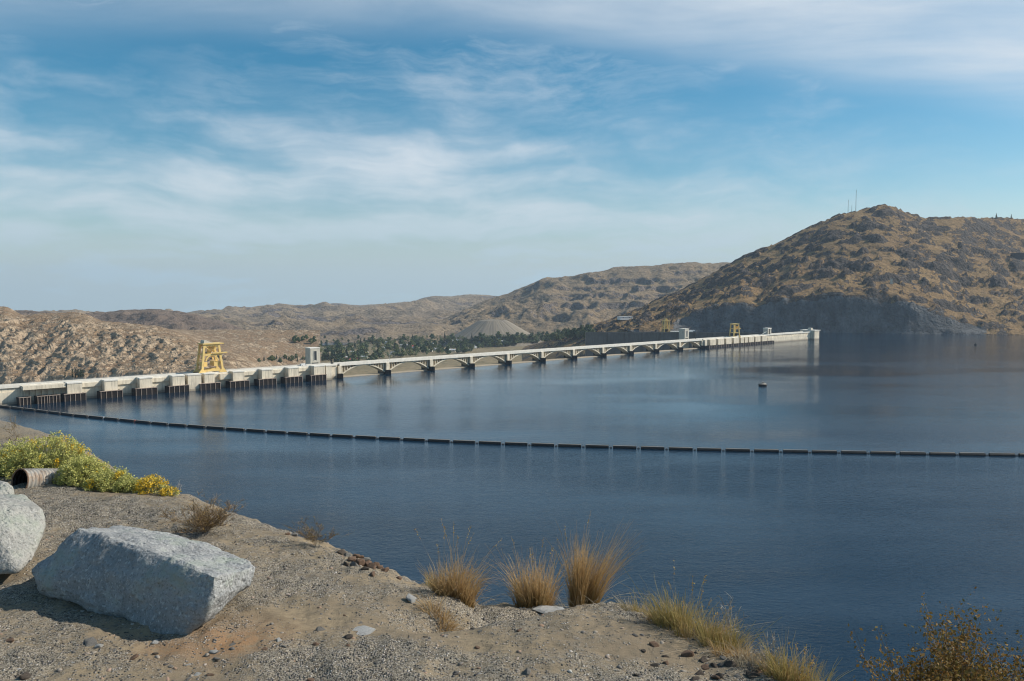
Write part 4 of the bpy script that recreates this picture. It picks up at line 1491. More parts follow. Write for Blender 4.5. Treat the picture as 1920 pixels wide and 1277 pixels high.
pile = [(641, 1036, 20, 'dark'), (652, 1040, 18, 'grey'), (659, 1049, 22, 'red'), (668, 1042, 18, 'red'), (676, 1040, 16, 'red'), (676, 1054, 24, 'red'), (686, 1048, 20, 'grey'), (690, 1058, 22, 'red'), (698, 1064, 24, 'red'), (706, 1057, 18, 'red'),
        (713, 1063, 18, 'red'), (722, 1070, 20, 'red'), (664, 1060, 22, 'grey'), (648, 1056, 18, 'dark'), (632, 1034, 14, 'grey'), (700, 1075, 16, 'red'), (684, 1066, 16, 'dark'), (748, 1084, 18, 'red')]
for i, (x, y, w_, kd) in enumerate(pile):
    put_rock(x, y + 6, w_ * 1.1, kd, i, {'red': 'angular reddish-brown rock', 'dark': 'dark brown rock', 'grey': 'greyish rock'}[kd] + ' in the rubble heap on the edge above the water', 'rubble heap rocks', 0.15, 1.0)
put_rock(551, 1008, 17, 'grey', 1, 'pale lone stone standing on the edge left of the thin weed', None, 0.1)
put_rock(540, 1004, 13, 'red', 2, 'small reddish stone on the edge beside the pale lone stone', None, 0.2)
put_rock(1030, 1147, 74, 'pale', 0, 'flat chalky white slab in front of the two tall grass clumps', None, 0.35, 0.22, 'slab', 'stone_slab')
put_rock(670, 1186, 74, 'pale', 1, 'flat whitish slab half buried in gravel at the wash-out', None, 0.45, 0.22, 'slab', 'stone_slab')
put_rock(770, 1130, 30, 'pale', 2, 'pointed white-grey rock set in the pale bank below the rubble heap', None, 0.2, 0.9)
put_rock(20, 1255, 52, 'pale', 3, 'large pale flat stone in the bottom corner of the picture', None, 0.3, 0.4)
put_rock(48, 1272, 34, 'dark', 0, 'smooth dark brown stone beside the large pale flat stone', None, 0.25, 0.7)
put_rock(170, 1208, 36, 'grey', 1, 'grey stone lying in the shadow of the big boulder', None, 0.3, 0.5)
for i in range(34):
    x = random.uniform(1190, 1430)
    y = random.uniform(1205, 1277)
    if y < 1205 + (x - 1190) * 0.10:
        y = 1250
    kd = random.choice(['dark', 'dark', 'red', 'grey'])
    put_rock(x, y, random.uniform(11, 34), kd, i, {'dark': 'dark brown', 'red': 'reddish', 'grey': 'grey'}[kd] + ' broken rock on the dirt slope by the yellow shrubs', 'broken rocks on the near slope', 0.3, 0.8)
for i in range(100):
    x, y = random.uniform(0, 700), random.uniform(1205, 1290)
    if i % 3 == 0:
        x, y = random.uniform(300, 1250), random.uniform(1150, 1277)
    kd = random.choice(['grey', 'grey', 'dark', 'red', 'pale'])
    put_rock(x, y, random.uniform(7, 20) if i % 4 else random.uniform(14, 30), kd, i, {'dark': 'dark brown', 'red': 'reddish', 'grey': 'grey', 'pale': 'whitish'}[kd] + ' fist-sized stone lying loose on the gravel shoulder', 'loose stones on the gravel', 0.3, 0.75)

# ---- gravel: loose pebbles too many to count
protos = []
for k in range(5):
    me = stone_mesh('tmp', 900 + k)
    V = np.array([v.co for v in me.vertices])
    bm = bmesh.new()
    bm.from_mesh(me)
    bmesh.ops.triangulate(bm, faces=bm.faces)
    T = np.array([[v.index for v in f.verts] for f in bm.faces])
    bm.free()
    bpy.data.meshes.remove(me)
    protos.append((V, T))
NP = 21000
yy = 3.1 + (10.3 - 3.1) * RNG.random(NP * 5) ** 1.7
xx = -7.6 + 10.0 * RNG.random(NP * 5)
okm = (np.abs((xx / yy) + 0.25) < 0.62) & (RNG.random(NP * 5) < 0.10 + 0.9 * gravel_mask(xx, yy) ** 1.6) & ((yy - np.interp(xx, EX, EY)) < 0.7)
xx, yy = xx[okm][:NP], yy[okm][:NP]
zz = ground_z(xx, yy)
rad = 0.0044 + 0.019 * RNG.random(len(xx)) ** 3.2
Vs, Ts, Rs, off = [], [], [], 0
for i in range(len(xx)):
    V, T = protos[i % 5]
    a = RNG.random() * 6.28
    ca, sa = math.cos(a), math.sin(a)
    v = V * rad[i] * np.array([1, 1, 0.75])
    Vs.append(np.stack([v[:, 0] * ca - v[:, 1] * sa + xx[i], v[:, 0] * sa + v[:, 1] * ca + yy[i], v[:, 2] + zz[i] + rad[i] * 0.2], -1))
    Ts.append(T + off)
    Rs.append(np.full(len(V), RNG.random()))
    off += len(V)
mp, t, b = mat_new('mixed_pebbles')
t.put(b.inputs['Base Color'], t.ramp(t.attr('rnd'), [(0, (0.07, 0.065, 0.06)), (0.3, (0.15, 0.135, 0.12)), (0.55, (0.23, 0.20, 0.165)), (0.8, (0.30, 0.26, 0.21)), (0.93, (0.28, 0.18, 0.12)), (1.0, (0.50, 0.47, 0.42))]))
M['pebble'] = mp
pb = mesh_np('gravel', np.concatenate(Vs), np.concatenate(Ts), M['pebble'], None, False, {'rnd': np.concatenate(Rs)})
tag(pb, 'loose grey and brown gravel strewn over the dirt shoulder', 'gravel', None, 'stuff')

# ------------------------------------------------------------------ plants near by
def ribbons(name, paths, w0, mat, parent=None, taper=0.25, rnd=None, seed=0):
    """thin blades or stems; paths (N,K,3)"""
    rs = np.random.default_rng(seed)
    paths = np.asarray(paths, float)
    N, K, _ = paths.shape
    d = paths[:, -1] - paths[:, 0]
    a = rs.normal(size=(N, 3))
    side = np.cross(d, a)
    side /= np.linalg.norm(side, axis=1, keepdims=True) + 1e-9
    tt = np.linspace(0, 1, K)
    wv = np.broadcast_to(np.asarray(w0, float).reshape(-1, 1), (N, 1)) * (1 - (1 - taper) * tt)[None, :]
    L = paths - side[:, None] * wv[..., None] / 2
    R = paths + side[:, None] * wv[..., None] / 2
    V = np.stack([L, R], 2).reshape(-1, 3)
    idx = np.arange(N * K * 2).reshape(N, K, 2)
    fc = np.stack([idx[:, :-1, 0], idx[:, :-1, 1], idx[:, 1:, 1], idx[:, 1:, 0]], -1).reshape(-1, 4)
    rnd = rs.random(N) if rnd is None else rnd
    o = mesh_np(name, V, fc, mat, parent, True, {'t': np.repeat(np.tile(tt, N), 2), 'rnd': np.repeat(rnd, K * 2)})
    o['kind'] = 'stuff'
    return o


def quads(name, cen, size, mat, parent=None, seed=0, aspect=0.6):
    rs = np.random.default_rng(seed)
    cen = np.asarray(cen, float)
    N = len(cen)
    a = rs.normal(size=(N, 3))
    a /= np.linalg.norm(a, axis=1, keepdims=True)
    c_ = np.cross(a, rs.normal(size=(N, 3)))
    c_ /= np.linalg.norm(c_, axis=1, keepdims=True)
    sz = np.broadcast_to(np.asarray(size, float), (N,))[:, None] * rs.uniform(0.6, 1.3, (N, 1))
    a, c_ = a * sz / 2, c_ * sz / 2 * aspect
    V = np.stack([cen - a, cen + c_, cen + a, cen - c_], 1).reshape(-1, 3)
    fc = np.arange(N * 4).reshape(N, 4)
    o = mesh_np(name, V, fc, mat, parent, False, {'rnd': np.repeat(rs.random(N), 4)})
    o['kind'] = 'stuff'
    return o


def mat_blade(name, base, tip, alt, trans=0.35):
    m_, t, b = mat_new(name)
    c = t.mix(t.mapr(t.attr('t'), 0.05, 0.7), base, tip)
    c = t.mix(t.math('MULTIPLY', t.attr('rnd'), 0.8), c, alt)
    t.put(b.inputs['Base Color'], c)
    b.inputs['Roughness'].default_value = 0.7
    tr = t.n('ShaderNodeBsdfTranslucent')
    t.put(tr.inputs[0], c)
    mx = t.n('ShaderNodeMixShader')
    mx.inputs[0].default_value = trans
    m_.node_tree.links.new(b.outputs[0], mx.inputs[1])
    m_.node_tree.links.new(tr.outputs[0], mx.inputs[2])
    m_.node_tree.links.new(mx.outputs[0], m_.node_tree.nodes['Material Output'].inputs[0])
    return m_


def mat_leaf(name, c0, c1, trans=0.3):
    m_, t, b = mat_new(name)
    c = t.mix(t.attr('rnd'), c0, c1)
    t.put(b.inputs['Base Color'], c)
    b.inputs['Roughness'].default_value = 0.7
    tr = t.n('ShaderNodeBsdfTranslucent')
    t.put(tr.inputs[0], c)
    mx = t.n('ShaderNodeMixShader')
    mx.inputs[0].default_value = trans
    m_.node_tree.links.new(b.outputs[0], mx.inputs[1])
    m_.node_tree.links.new(tr.outputs[0], mx.inputs[2])
    m_.node_tree.links.new(mx.outputs[0], m_.node_tree.nodes['Material Output'].inputs[0])
    return m_


M['straw'] = mat_blade('straw_grass', (0.19, 0.145, 0.05), (0.56, 0.40, 0.20), (0.42, 0.25, 0.10))
M['straw_pale'] = mat_blade('bleached_grass', (0.30, 0.24, 0.15), (0.50, 0.42, 0.30), (0.36, 0.30, 0.21))
M['straw_green'] = mat_blade('green_gold_grass', (0.17, 0.16, 0.05), (0.36, 0.29, 0.10), (0.42, 0.30, 0.12))
M['twig'] = mat_blade('brown_twigs', (0.15, 0.105, 0.06), (0.24, 0.165, 0.09), (0.16, 0.105, 0.06), 0.1)
M['twig_grey'] = mat_blade('grey_twigs', (0.24, 0.21, 0.17), (0.40, 0.36, 0.30), (0.30, 0.25, 0.19), 0.1)
M['sage_stem'] = mat_blade('grey_green_stems', (0.17, 0.16, 0.08), (0.36, 0.38, 0.15), (0.30, 0.31, 0.13))
M['bloom_pale'] = mat_leaf('pale_yellow_green_heads', (0.46, 0.47, 0.13), (0.64, 0.60, 0.22))
M['bloom_gold'] = mat_leaf('golden_flower_heads', (0.70, 0.44, 0.03), (0.78, 0.56, 0.06), 0.25)
M['bloom_dull'] = mat_leaf('faded_orange_heads', (0.36, 0.20, 0.05), (0.50, 0.33, 0.08), 0.2)
M['bush_leaf'] = mat_leaf('dry_green_leaves', (0.11, 0.10, 0.028), (0.30, 0.18, 0.05))
M['bush_rust'] = mat_leaf('rusty_leaves', (0.28, 0.13, 0.035), (0.38, 0.21, 0.06))


def blades(n, h_, rb, spread, rs, K=6, droop=0.25, wild=0.25, lean=(0, 0)):
    a = rs.uniform(0, 2 * np.pi, n)
    r = rb * np.sqrt(rs.random(n))
    base = np.stack([r * np.cos(a), r * np.sin(a), 0 * a - 0.03], -1)
    a2 = a + rs.normal(0, 0.5, n)
    out = spread * (0.25 + 0.9 * r / rb) * rs.uniform(0.1, 1.9, n)
    hh_ = h_ * (0.30 + 0.70 * rs.random(n) ** 1.25)
    tt = np.linspace(0, 1, K)[None, :]
    px_ = base[:, 0:1] + (np.cos(a2) * out + lean[0])[:, None] * hh_[:, None] * tt ** 1.5
    py_ = base[:, 1:2] + (np.sin(a2) * out + lean[1])[:, None] * hh_[:, None] * tt ** 1.5
    pz_ = base[:, 2:3] + hh_[:, None] * (tt - droop * rs.random((n, 1)) * tt ** 3)
    P_ = np.stack([px_, py_, pz_], -1)
    P_ += rs.normal(0, 0.012 * wild * 4, (n, K, 3)) * h_ * tt[..., None] * 0.35
    return P_


def settle(P_, at):
    """start every blade on the ground surface below it"""
    P_ = P_.copy()
    dz_ = ground_z(P_[:, 0, 0] + at.x, P_[:, 0, 1] + at.y) - at.z
    P_[:, :, 2] += dz_[:, None]
    return P_


def grass(px, py, hpx, wpx, n, mat, label, seed, rb=0.28, lean=(0, 0), droop=0.25, name='bunch_grass', cat='grass clump', width=0.0042, pale=0, group=None, seedheads=0):
    g = gpt(px, py)
    k = g.y / F
    rs = np.random.default_rng(seed)
    o = empty(name, g)
    h_ = hpx * k
    wr = wpx * k / 2
    subs = []
    nsub = 7 if n > 150 else 3
    for j in range(nsub):
        ja, jr = rs.uniform(0, 6.28), wr * rb * 2 * math.sqrt(rs.random())
        lj = (lean[0] + 0.32 * wr / h_ * math.cos(ja) * jr / wr * 2 + rs.normal(0, 0.10), lean[1] + rs.normal(0, 0.10))
        pj = blades(n // nsub, h_ * (rs.uniform(0.55, 1.0) if j else 1.0), wr * rb * 0.85, wr / h_ * 0.58, rs, lean=lj, droop=droop * rs.uniform(0.6, 2.4), wild=0.75)
        subs.append(pj + np.array([math.cos(ja) * jr, math.sin(ja) * jr, 0]))
    P_ = settle(np.concatenate(subs), g)
    ribbons('blades', P_, width, M[mat], o, 0.3, None, seed)
    if pale:
        P_ = settle(blades(pale, h_ * 0.45, wr * 0.8, 1.6, rs, droop=0.9, wild=0.5), g)
        ribbons('dead_blades', P_, width, M['straw_pale'], o, 0.3, None, seed + 1)
    if seedheads:
        P_ = settle(blades(seedheads, h_ * 1.32, wr * rb * 1.6, wr / h_ * 0.7, rs, lean=lean, droop=0.15), g)
        ribbons('seed_stalks', P_, width * 0.7, M['straw'], o, 0.4, None, seed + 2)
        tips = P_[:, -1][:, None] + (P_[:, -2] - P_[:, -1])[:, None] * rs.random((seedheads, 12, 1)) + rs.normal(0, 0.004, (seedheads, 12, 3))
        quads('seed_heads', tips.reshape(-1, 3), 0.012, M['bloom_dull'], o, seed)
    return tag(o, label, cat, group)


def twigs(rs, h_, w_, nmain, levels=2, nsub=5, up=0.8, K=5):
    """branching stems as a list of polylines"""
    allp = []
    cur = []
    for i in range(nmain):
        a = rs.uniform(0, 6.28)
        end = np.array([math.cos(a) * w_ * rs.uniform(0.1, 1), math.sin(a) * w_ * rs.uniform(0.1, 1), h_ * rs.uniform(0.5, 1.0)])
        tt = np.linspace(0, 1, K)[:, None]
        p_ = end * tt * np.array([1, 1, 0]) * tt ** 0.4 + np.array([0, 0, 1]) * end[2] * tt ** 0.85
        p_ = p_ + rs.normal(0, 0.012 * h_, (K, 3)) * tt
        cur.append(p_)
    allp += cur
    L = h_ * 0.38
    for lv in range(levels):
        nxt = []
        for p_ in cur:
            for j in range(nsub):
                k = rs.uniform(0.25, 0.98) * (K - 1)
                i0 = int(k)
                st = p_[i0] + (p_[min(i0 + 1, K - 1)] - p_[i0]) * (k - i0)
                dr = p_[-1] - p_[0]
                dr = dr / (np.linalg.norm(dr) + 1e-6)
                d = dr * up + rs.normal(0, 0.55, 3)
                d[2] = abs(d[2]) * 0.8 + 0.1
                d /= np.linalg.norm(d)
                tt = np.linspace(0, 1, K)[:, None]
                q_ = st + d * tt * L * rs.uniform(0.5, 1.2) + rs.normal(0, 0.02 * L, (K, 3)) * tt
                nxt.append(q_)
        allp += nxt
        cur = nxt
        L *= 0.5
    return np.array(allp), np.array(cur)


def weed(px, py, hpx, wpx, label, seed, mat='twig', nmain=8, levels=2, nsub=5, tips=None, width=0.003, name='dry_weed', cat='weed', tipsize=0.012, ntip=1.0, sink=0.02):
    g = gpt(px, py)
    k = g.y / F
    rs = np.random.default_rng(seed)
    o = empty(name, g - Vector((0, 0, sink)))
    ps, last = twigs(rs, hpx * k, wpx * k / 2, nmain, levels, nsub)
    ribbons('stems', ps, width * rs.uniform(0.6, 1.3, len(ps)), M[mat], o, 0.4, None, seed)
    if tips:
        c_ = last[:, 2:].reshape(-1, 3)
        c_ = c_[rs.random(len(c_)) < ntip]
        quads('seed_heads' if tips != 'bush_leaf' else 'leaves', c_ + rs.normal(0, 0.004, c_.shape), tipsize, M[tips], o, seed)
    return tag(o, label, cat)


def rabbitbrush(px, py, hpx, wpx, nst, gold, label, seed, dyn=0.0):
    """rounded shrub of many fine stems, each ending in a flower head"""
    g = gpt(px, py)
    g.y += dyn
    g.x *= g.y / (g.y - dyn) if dyn else 1
    g.z = float(ground_z(g.x, g.y))
    k = g.y / F
    rs = np.random.default_rng(seed)
    o = empty('rabbitbrush', g - Vector((0, 0, 0.03)))
    h_, r_ = hpx * k, wpx * k / 2
    a = rs.uniform(0, 6.28, nst)
    ph = np.arccos(1 - rs.random(nst) ** 0.85 * 0.93)
    lob = 1 + 0.30 * fbm(P3(np.cos(a) * 1.7 + seed, np.sin(a) * 1.7, ph * 1.6), 3, 0.6, seed)
    rad_ = rs.uniform(0.72, 1.0, nst) * lob
    end = np.stack([np.sin(ph) * np.cos(a) * r_ * rad_, np.sin(ph) * np.sin(a) * r_ * rad_, 0.05 + np.cos(ph) * h_ * rad_], -1)
    K = 6
    tt = np.linspace(0, 1, K)[None, :, None]
    st = end[:, None] * np.array([0.10, 0.10, 0.0])
    pth = st + (end[:, None] - st) * np.concatenate([tt ** 1.25, tt ** 1.25, tt ** 0.85], -1)
    ribbons('stems', pth, 0.0032, M['sage_stem'], o, 0.6, None, seed)
    # fine leaves up the stems
    nl = nst * 9
    i = rs.integers(0, nst, nl)
    u = rs.uniform(0.45, 1.0, nl)
    kk = u * (K - 1)
    i0 = np.minimum(kk.astype(int), K - 2)
    base = pth[i, i0] + (pth[i, i0 + 1] - pth[i, i0]) * (kk - i0)[:, None]
    d = (end[i] / np.linalg.norm(end[i], axis=1, keepdims=True)) + rs.normal(0, 0.45, (nl, 3))
    d /= np.linalg.norm(d, axis=1, keepdims=True)
    ln = rs.uniform(0.025, 0.055, nl)[:, None]
    lp_ = np.stack([base, base + d * ln * 0.55, base + d * ln + np.array([0, 0, 0.004])], 1)
    ribbons('leaves', lp_, 0.0042, M['sage_stem'], o, 0.3, None, seed + 3)
    # flower heads: golden where the patch noise says so
    f = fbm(P3(end[:, 0] * 5, end[:, 1] * 5, end[:, 2] * 5), 2, 0.5, seed + 9)
    isg = f > np.quantile(f, 1 - gold) if gold > 0 else np.zeros(nst, bool)
    for nm, sel, mt in (('flower_heads', ~isg, 'bloom_pale'), ('golden_flower_heads', isg, 'bloom_gold')):
        e = end[sel]
        if len(e) == 0:
            continue
        nq = 12
        c_ = e[:, None] + rs.normal(0, 0.013, (len(e), nq, 3))
        quads(nm, c_.reshape(-1, 3), 0.017, M[mt], o, seed + 5, 0.8)
    return tag(o, label, 'shrub', 'rabbitbrush on the edge of the shoulder')


rabbitbrush(14, 905, 58, 130, 620, 0.05, 'leafy yellow-green shrub cut by the picture edge, above the culvert pipe', 11, 0.5)
rabbitbrush(88, 905, 78, 160, 900, 0.20, 'tallest yellow-green shrub with a golden patch on top, behind the culvert pipe', 12, 0.4)
rabbitbrush(158, 914, 54, 96, 560, 0.08, 'bushy yellow-green shrub sloping down from the tallest one', 13, 0.2)
rabbitbrush(205, 920, 36, 90, 340, 0.12, 'low yellow-green shrub between the bushy one and the golden one', 14, 0.05)
rabbitbrush(240, 922, 26, 56, 150, 0.0, 'smallest low green shrub just before the golden one', 15, 0.0)
rabbitbrush(284, 926, 32, 66, 150, 0.85, 'small shrub covered in golden flowers at the end of the shrub row', 16, 0.0)
rabbitbrush(318, 931, 13, 36, 40, 0.9, 'tiny golden flowering tuft past the golden shrub', 17, 0.0)
weed(30, 838, 62, 36, 'thin upright weed stalk against the water above the yellow shrubs', 21, 'twig', 3, 2, 5, 'bush_leaf', 0.004)
weed(200, 900, 36, 26, 'slender dry weed with a brown tuft behind the low green shrub', 22, 'twig_grey', 3, 1, 5, 'bloom_dull', 0.004)
weed(224, 905, 24, 20, 'short brown-headed weed behind the smallest green shrub', 23, 'twig', 3, 1, 5, 'bloom_dull', 0.004)
weed(335, 928, 26, 40, 'wispy pale weed beyond the golden tuft', 24, 'twig_grey', 5, 2, 4, None, 0.003)
weed(386, 1002, 58, 170, 'round brown tumbleweed-like bush on the gravel behind the big boulder', 25, 'twig', 46, 2, 7, 'bloom_dull', 0.0036, 'dry_bush', 'dry bush', 0.008, 0.25)
weed(592, 1026, 50, 120, 'thin brown weed on the edge just before the rubble heap', 26, 'twig', 16, 2, 6, 'bush_leaf', 0.003, 'dry_weed', 'weed', 0.010, 0.4)
grass(848, 1116, 132, 126, 1300, 'straw', 'broad straw-coloured grass clump on the crest of the pale bank', 31, 0.26, (0.08, 0), 0.3, pale=60, seedheads=10)
grass(806, 1102, 66, 60, 170, 'straw_green', 'short dull grass tuft leaning against the broad straw clump', 32, 0.30, (-0.1, 0), 0.4)
grass(1000, 1130, 140, 116, 1100, 'straw', 'straw grass clump with loose top behind the white slab', 33, 0.26, (0.0, 0), 0.25, pale=50, seedheads=8)
grass(1086, 1124, 186, 104, 1500, 'straw', 'tallest straw grass clump, upright and dense, beside the white slab', 34, 0.24, (0.05, 0), 0.2, pale=110, seedheads=9)
grass(822, 1172, 56, 84, 620, 'straw', 'low brown grass tuft in the wash-out in front of the pale bank', 35, 0.34, (0, 0), 0.4)
grass(922, 1148, 20, 70, 120, 'straw_pale', 'small pale grass wisp at the head of the wash-out', 36, 0.5, (0, 0), 0.8)
grass(910, 1118, 30, 60, 150, 'straw_pale', 'flattened dead grass heap between the broad clump and the loose clump', 37, 0.5, (0.3, 0), 1.0)
grass(1160, 1140, 34, 90, 170, 'straw_pale', 'bleached dead grass sprawling right of the tallest clump', 38, 0.5, (0.3, 0), 0.9)
grass(1222, 1158, 64, 90, 420, 'straw_green', 'thin greenish grass tuft on the edge past the bleached grass', 39, 0.45, (0.1, 0), 0.4)
grass(1282, 1186, 118, 120, 900, 'straw_green', 'wide green-gold grass clump with tall stalks on the dropping edge', 40, 0.36, (0.05, 0), 0.3, pale=140, seedheads=14)
grass(1345, 1214, 92, 100, 620, 'straw_green', 'green-gold grass clump with grey twigs behind it, lower on the edge', 41, 0.38, (0.1, 0), 0.35, pale=160)
weed(1372, 1214, 90, 90, 'bare grey branching twigs rising beside the wide green-gold clump', 42, 'twig_grey', 6, 2, 4, None, 0.0038, 'bare_twigs', 'twigs')
grass(1405, 1250, 70, 100, 460, 'straw_pale', 'bleached grass hanging over the edge below the grey twigs', 43, 0.45, (0.2, 0), 0.7)
weed(1440, 1262, 76, 70, 'pale bare twigs just before the yellow shrub at the bottom edge', 44, 'twig_grey', 8, 2, 4, None, 0.0036, 'bare_twigs', 'twigs')
grass(1488, 1290, 124, 110, 800, 'straw_green', 'yellow leafy clump at the bottom edge of the picture', 45, 0.36, (0.0, 0), 0.25, name='yellow_shrub', cat='shrub', pale=60, seedheads=12)
grass(1535, 1310, 60, 70, 200, 'straw_green', 'dim green tuft behind the yellow leafy clump', 46, 0.4, (0.1, 0), 0.3)

for k, (x, y, h_, w_, m_, lb_) in enumerate((
        (1192, 1148, 40, 70, 'straw_pale', 'short bleached tuft where the dead grass meets the greenish tuft'),
        (1252, 1172, 74, 80, 'straw', 'straw tuft squeezed between the greenish tuft and the wide green-gold clump'),
        (1316, 1200, 76, 80, 'straw', 'straw tuft between the two green-gold clumps'),
        (1382, 1232, 66, 80, 'straw', 'straw tuft at the foot of the bare grey twigs'),
        (1432, 1258, 72, 90, 'straw_pale', 'pale tuft beside the pale bare twigs'),
        (1462, 1276, 84, 80, 'straw', 'golden tuft just left of the yellow leafy clump'))):
    grass(x, y, h_, w_, 380, m_, lb_, 460 + k, 0.40, (0.08, 0), 0.4, pale=60)

# brown-leaved bush on the slope below, at the picture's lower corner
bx_, by_ = 3.9, 6.6
bz_ = float(ground_z(bx_, by_))
bb = empty('leafy_bush', (bx_, by_, bz_ - 0.05))
bb_h = float(at_y(1830, 1165, by_).z - bz_)
rs = np.random.default_rng(77)
ps, last = twigs(rs, bb_h * 0.7, 0.8, 70, 2, 9, 0.6)
fz = bb_h / np.quantile(ps[..., 2], 0.9995)
fr_ = 0.58 / np.quantile(np.hypot(ps[..., 0], ps[..., 1]), 0.95)
ps, last = ps * np.array([fr_, fr_, fz]), last * np.array([fr_, fr_, fz])
ribbons('stems', ps, 0.006 * rs.uniform(0.5, 1.4, len(ps)), M['twig'], bb, 0.35, None, 77)
c_ = last.reshape(-1, 3)
c_ = c_[c_[:, 2] > bb_h * 0.45]
c_ = np.repeat(c_, 4, 0) + rs.normal(0, 0.03, (len(c_) * 4, 3))
pick = rs.random(len(c_)) < 0.72
quads('leaves', c_[pick], 0.036, M['bush_leaf'], bb, 78, 0.6)
pick = (c_[:, 2] > bb_h * 0.62) & (rs.random(len(c_)) < 0.35)
quads('rusty_leaves', c_[pick], 0.026, M['bush_rust'], bb, 79, 0.55)
tag(bb, 'brown-green leafy bush on the slope at the lower corner of the picture', 'bush')

# ------------------------------------------------------------------ culvert pipe
mculv, t, b = mat_new('galvanised_culvert')
n1 = t.noise(t.obj(), 9.0, 5, 0.6)
t.put(b.inputs['Base Color'], t.mix(t.mapr(n1, 0.4, 0.7), (0.40, 0.38, 0.34), (0.24, 0.17, 0.12)))
b.inputs['Metallic'].default_value = 0.25
b.inputs['Roughness'].default_value = 0.6
M['culvert'] = mculv
cg = gpt(48, 916)
cv = empty('culvert_pipe', cg)
na, nl = 40, 110
rad0 = 0.135
L = 0.62
xs = np.linspace(0, L, nl)
aa = np.linspace(0, 2 * np.pi, na, endpoint=False)
XX, AA = np.meshgrid(xs, aa, indexing='ij')
ro = rad0 + 0.006 * np.sin(XX * 2 * np.pi / 0.045)
V1 = np.stack([XX, np.cos(AA) * ro, np.sin(AA) * ro], -1).reshape(-1, 3)
V2 = np.stack([XX, np.cos(AA) * (ro - 0.006), np.sin(AA) * (ro - 0.006)], -1).reshape(-1, 3)
idx = np.arange(na * nl).reshape(nl, na)
f1 = np.stack([idx[:-1], np.roll(idx[:-1], -1, 1), np.roll(idx[1:], -1, 1), idx[1:]], -1).reshape(-1, 4)
f2 = f1[:, ::-1] + na * nl
rim = np.stack([idx[0], idx[0] + na * nl, np.roll(idx[0], -1) + na * nl, np.roll(idx[0], -1)], -1)
pipe = mesh_np('barrel', np.concatenate([V1, V2]), np.concatenate([f1, f2, rim]), M['culvert'], cv, True)
pipe.data.materials.append(M['rack'])
pipe.data.polygons.foreach_set('material_index', np.concatenate([np.zeros(len(f1)), np.ones(len(f2)), np.zeros(len(rim))]).astype(np.int32))
rimm = MB()
for k in range(32):
    a0, a1 = 2 * math.pi * k / 32, 2 * math.pi * (k + 1) / 32
    rimm.tube((-0.004, math.cos(a0) * rad0, math.sin(a0) * rad0), (-0.004, math.cos(a1) * rad0, math.sin(a1) * rad0), 0.009, n=6)
rimm.build('rim', M['stone_red'], cv)
cv.location = at_y(38, 902, cg.y + 0.02)
cv.rotation_euler = (0, math.radians(11), math.radians(66))
tag(cv, 'corrugated metal culvert pipe half buried in front of the yellow shrubs', 'pipe')

# ------------------------------------------------------------------ town, trees beyond the dam
mtree, t, b = mat_new('tree_crown')
oi = t.n('ShaderNodeObjectInfo').outputs['Random']
c = t.ramp(oi, [(0.0, (0.06, 0.11, 0.05)), (0.4, (0.12, 0.17, 0.065)), (0.75, (0.18, 0.21, 0.08)), (1.0, (0.24, 0.23, 0.09))])
c = t.mix(t.math('MULTIPLY', t.attr('rnd'), 0.55), c, (0.07, 0.095, 0.045))
t.put(b.inputs['Base Color'], c)
M['crown'] = mtree
M['bark'] = mat_plain('bark', (0.10, 0.075, 0.055), 0.9, 0.3, 2.0)
M['grove_leaf'] = mat_leaf('grove_leaves', (0.075, 0.12, 0.05), (0.20, 0.215, 0.08), 0.3)
M['crown_dark'] = mat_leaf('conifer_needles', (0.03, 0.052, 0.028), (0.055, 0.078, 0.04), 0.15)


def tree_proto(kind, seed):
    rs = np.random.default_rng(seed)
    tr = MB()
    if kind == 'broad':
        h_ = 11.0
        tr.tube((0, 0, -1.5), (0.1, 0, 4.0), 0.34, 0.22, 6)
        cen = []
        for k in range(5):
            a = rs.uniform(0, 6.28)
            e = (math.cos(a) * 2.5, math.sin(a) * 2.5, rs.uniform(2.4, 6.8))
            tr.tube((0.1, 0, 3.4), e, 0.17, 0.06, 5)
            cen.append((e, rs.uniform(1.6, 2.5)))
        cen.append(((0, 0, 8.6), 2.3))
        pts = []
        for e, r in cen:
            d = rs.normal(size=(90, 3))
            d /= np.linalg.norm(d, axis=1, keepdims=True)
            pts.append(np.array(e) + d * r * rs.uniform(0.45, 1.08, (90, 1)) * np.array([1, 1, 0.85]))
        return tr, np.concatenate(pts), 1.9, 'crown'
    tr.tube((0, 0, -1.5), (0, 0, 12.0), 0.30, 0.05, 6)
    n = 330
    u = rs.random(n) ** 0.75
    wd = 2.7 if kind == 'conifer' else 1.7
    z = 1.2 + 12.8 * (1 - u) if kind == 'conifer' else 1.0 + 13.5 * rs.random(n)
    r = wd * (u if kind == 'conifer' else np.sin(np.clip((z - 0.5) / 14.5, 0, 1) * math.pi) ** 0.6) * rs.uniform(0.45, 1.1, n)
    a = rs.uniform(0, 6.28, n)
    return tr, np.stack([np.cos(a) * r, np.sin(a) * r, z], -1), 1.1, 'crown_dark'


tprotos = {}
for kind in ('broad', 'conifer', 'poplar'):
    for k in range(3 if kind == 'broad' else 1):
        tr, pts, sz, mt = tree_proto(kind, 300 + k)
        tme = tr.mesh('trunk')
        tme.materials.append(M['bark'])
        tmp = quads('crown', pts, sz, M[mt], None, 310 + k, 0.8)
        tprotos.setdefault(kind, []).append((tme, tmp.data))
        bpy.data.objects.remove(tmp)

terr = [o for o in SC.objects if o.get('kind') == 'structure' and o.name.split('.')[0] in ('valley_floor', 'hill_far_bank', 'hill_near_bank', 'hill_dark_ridge', 'hills_far', 'hill_downstream', 'gravel_heap')]


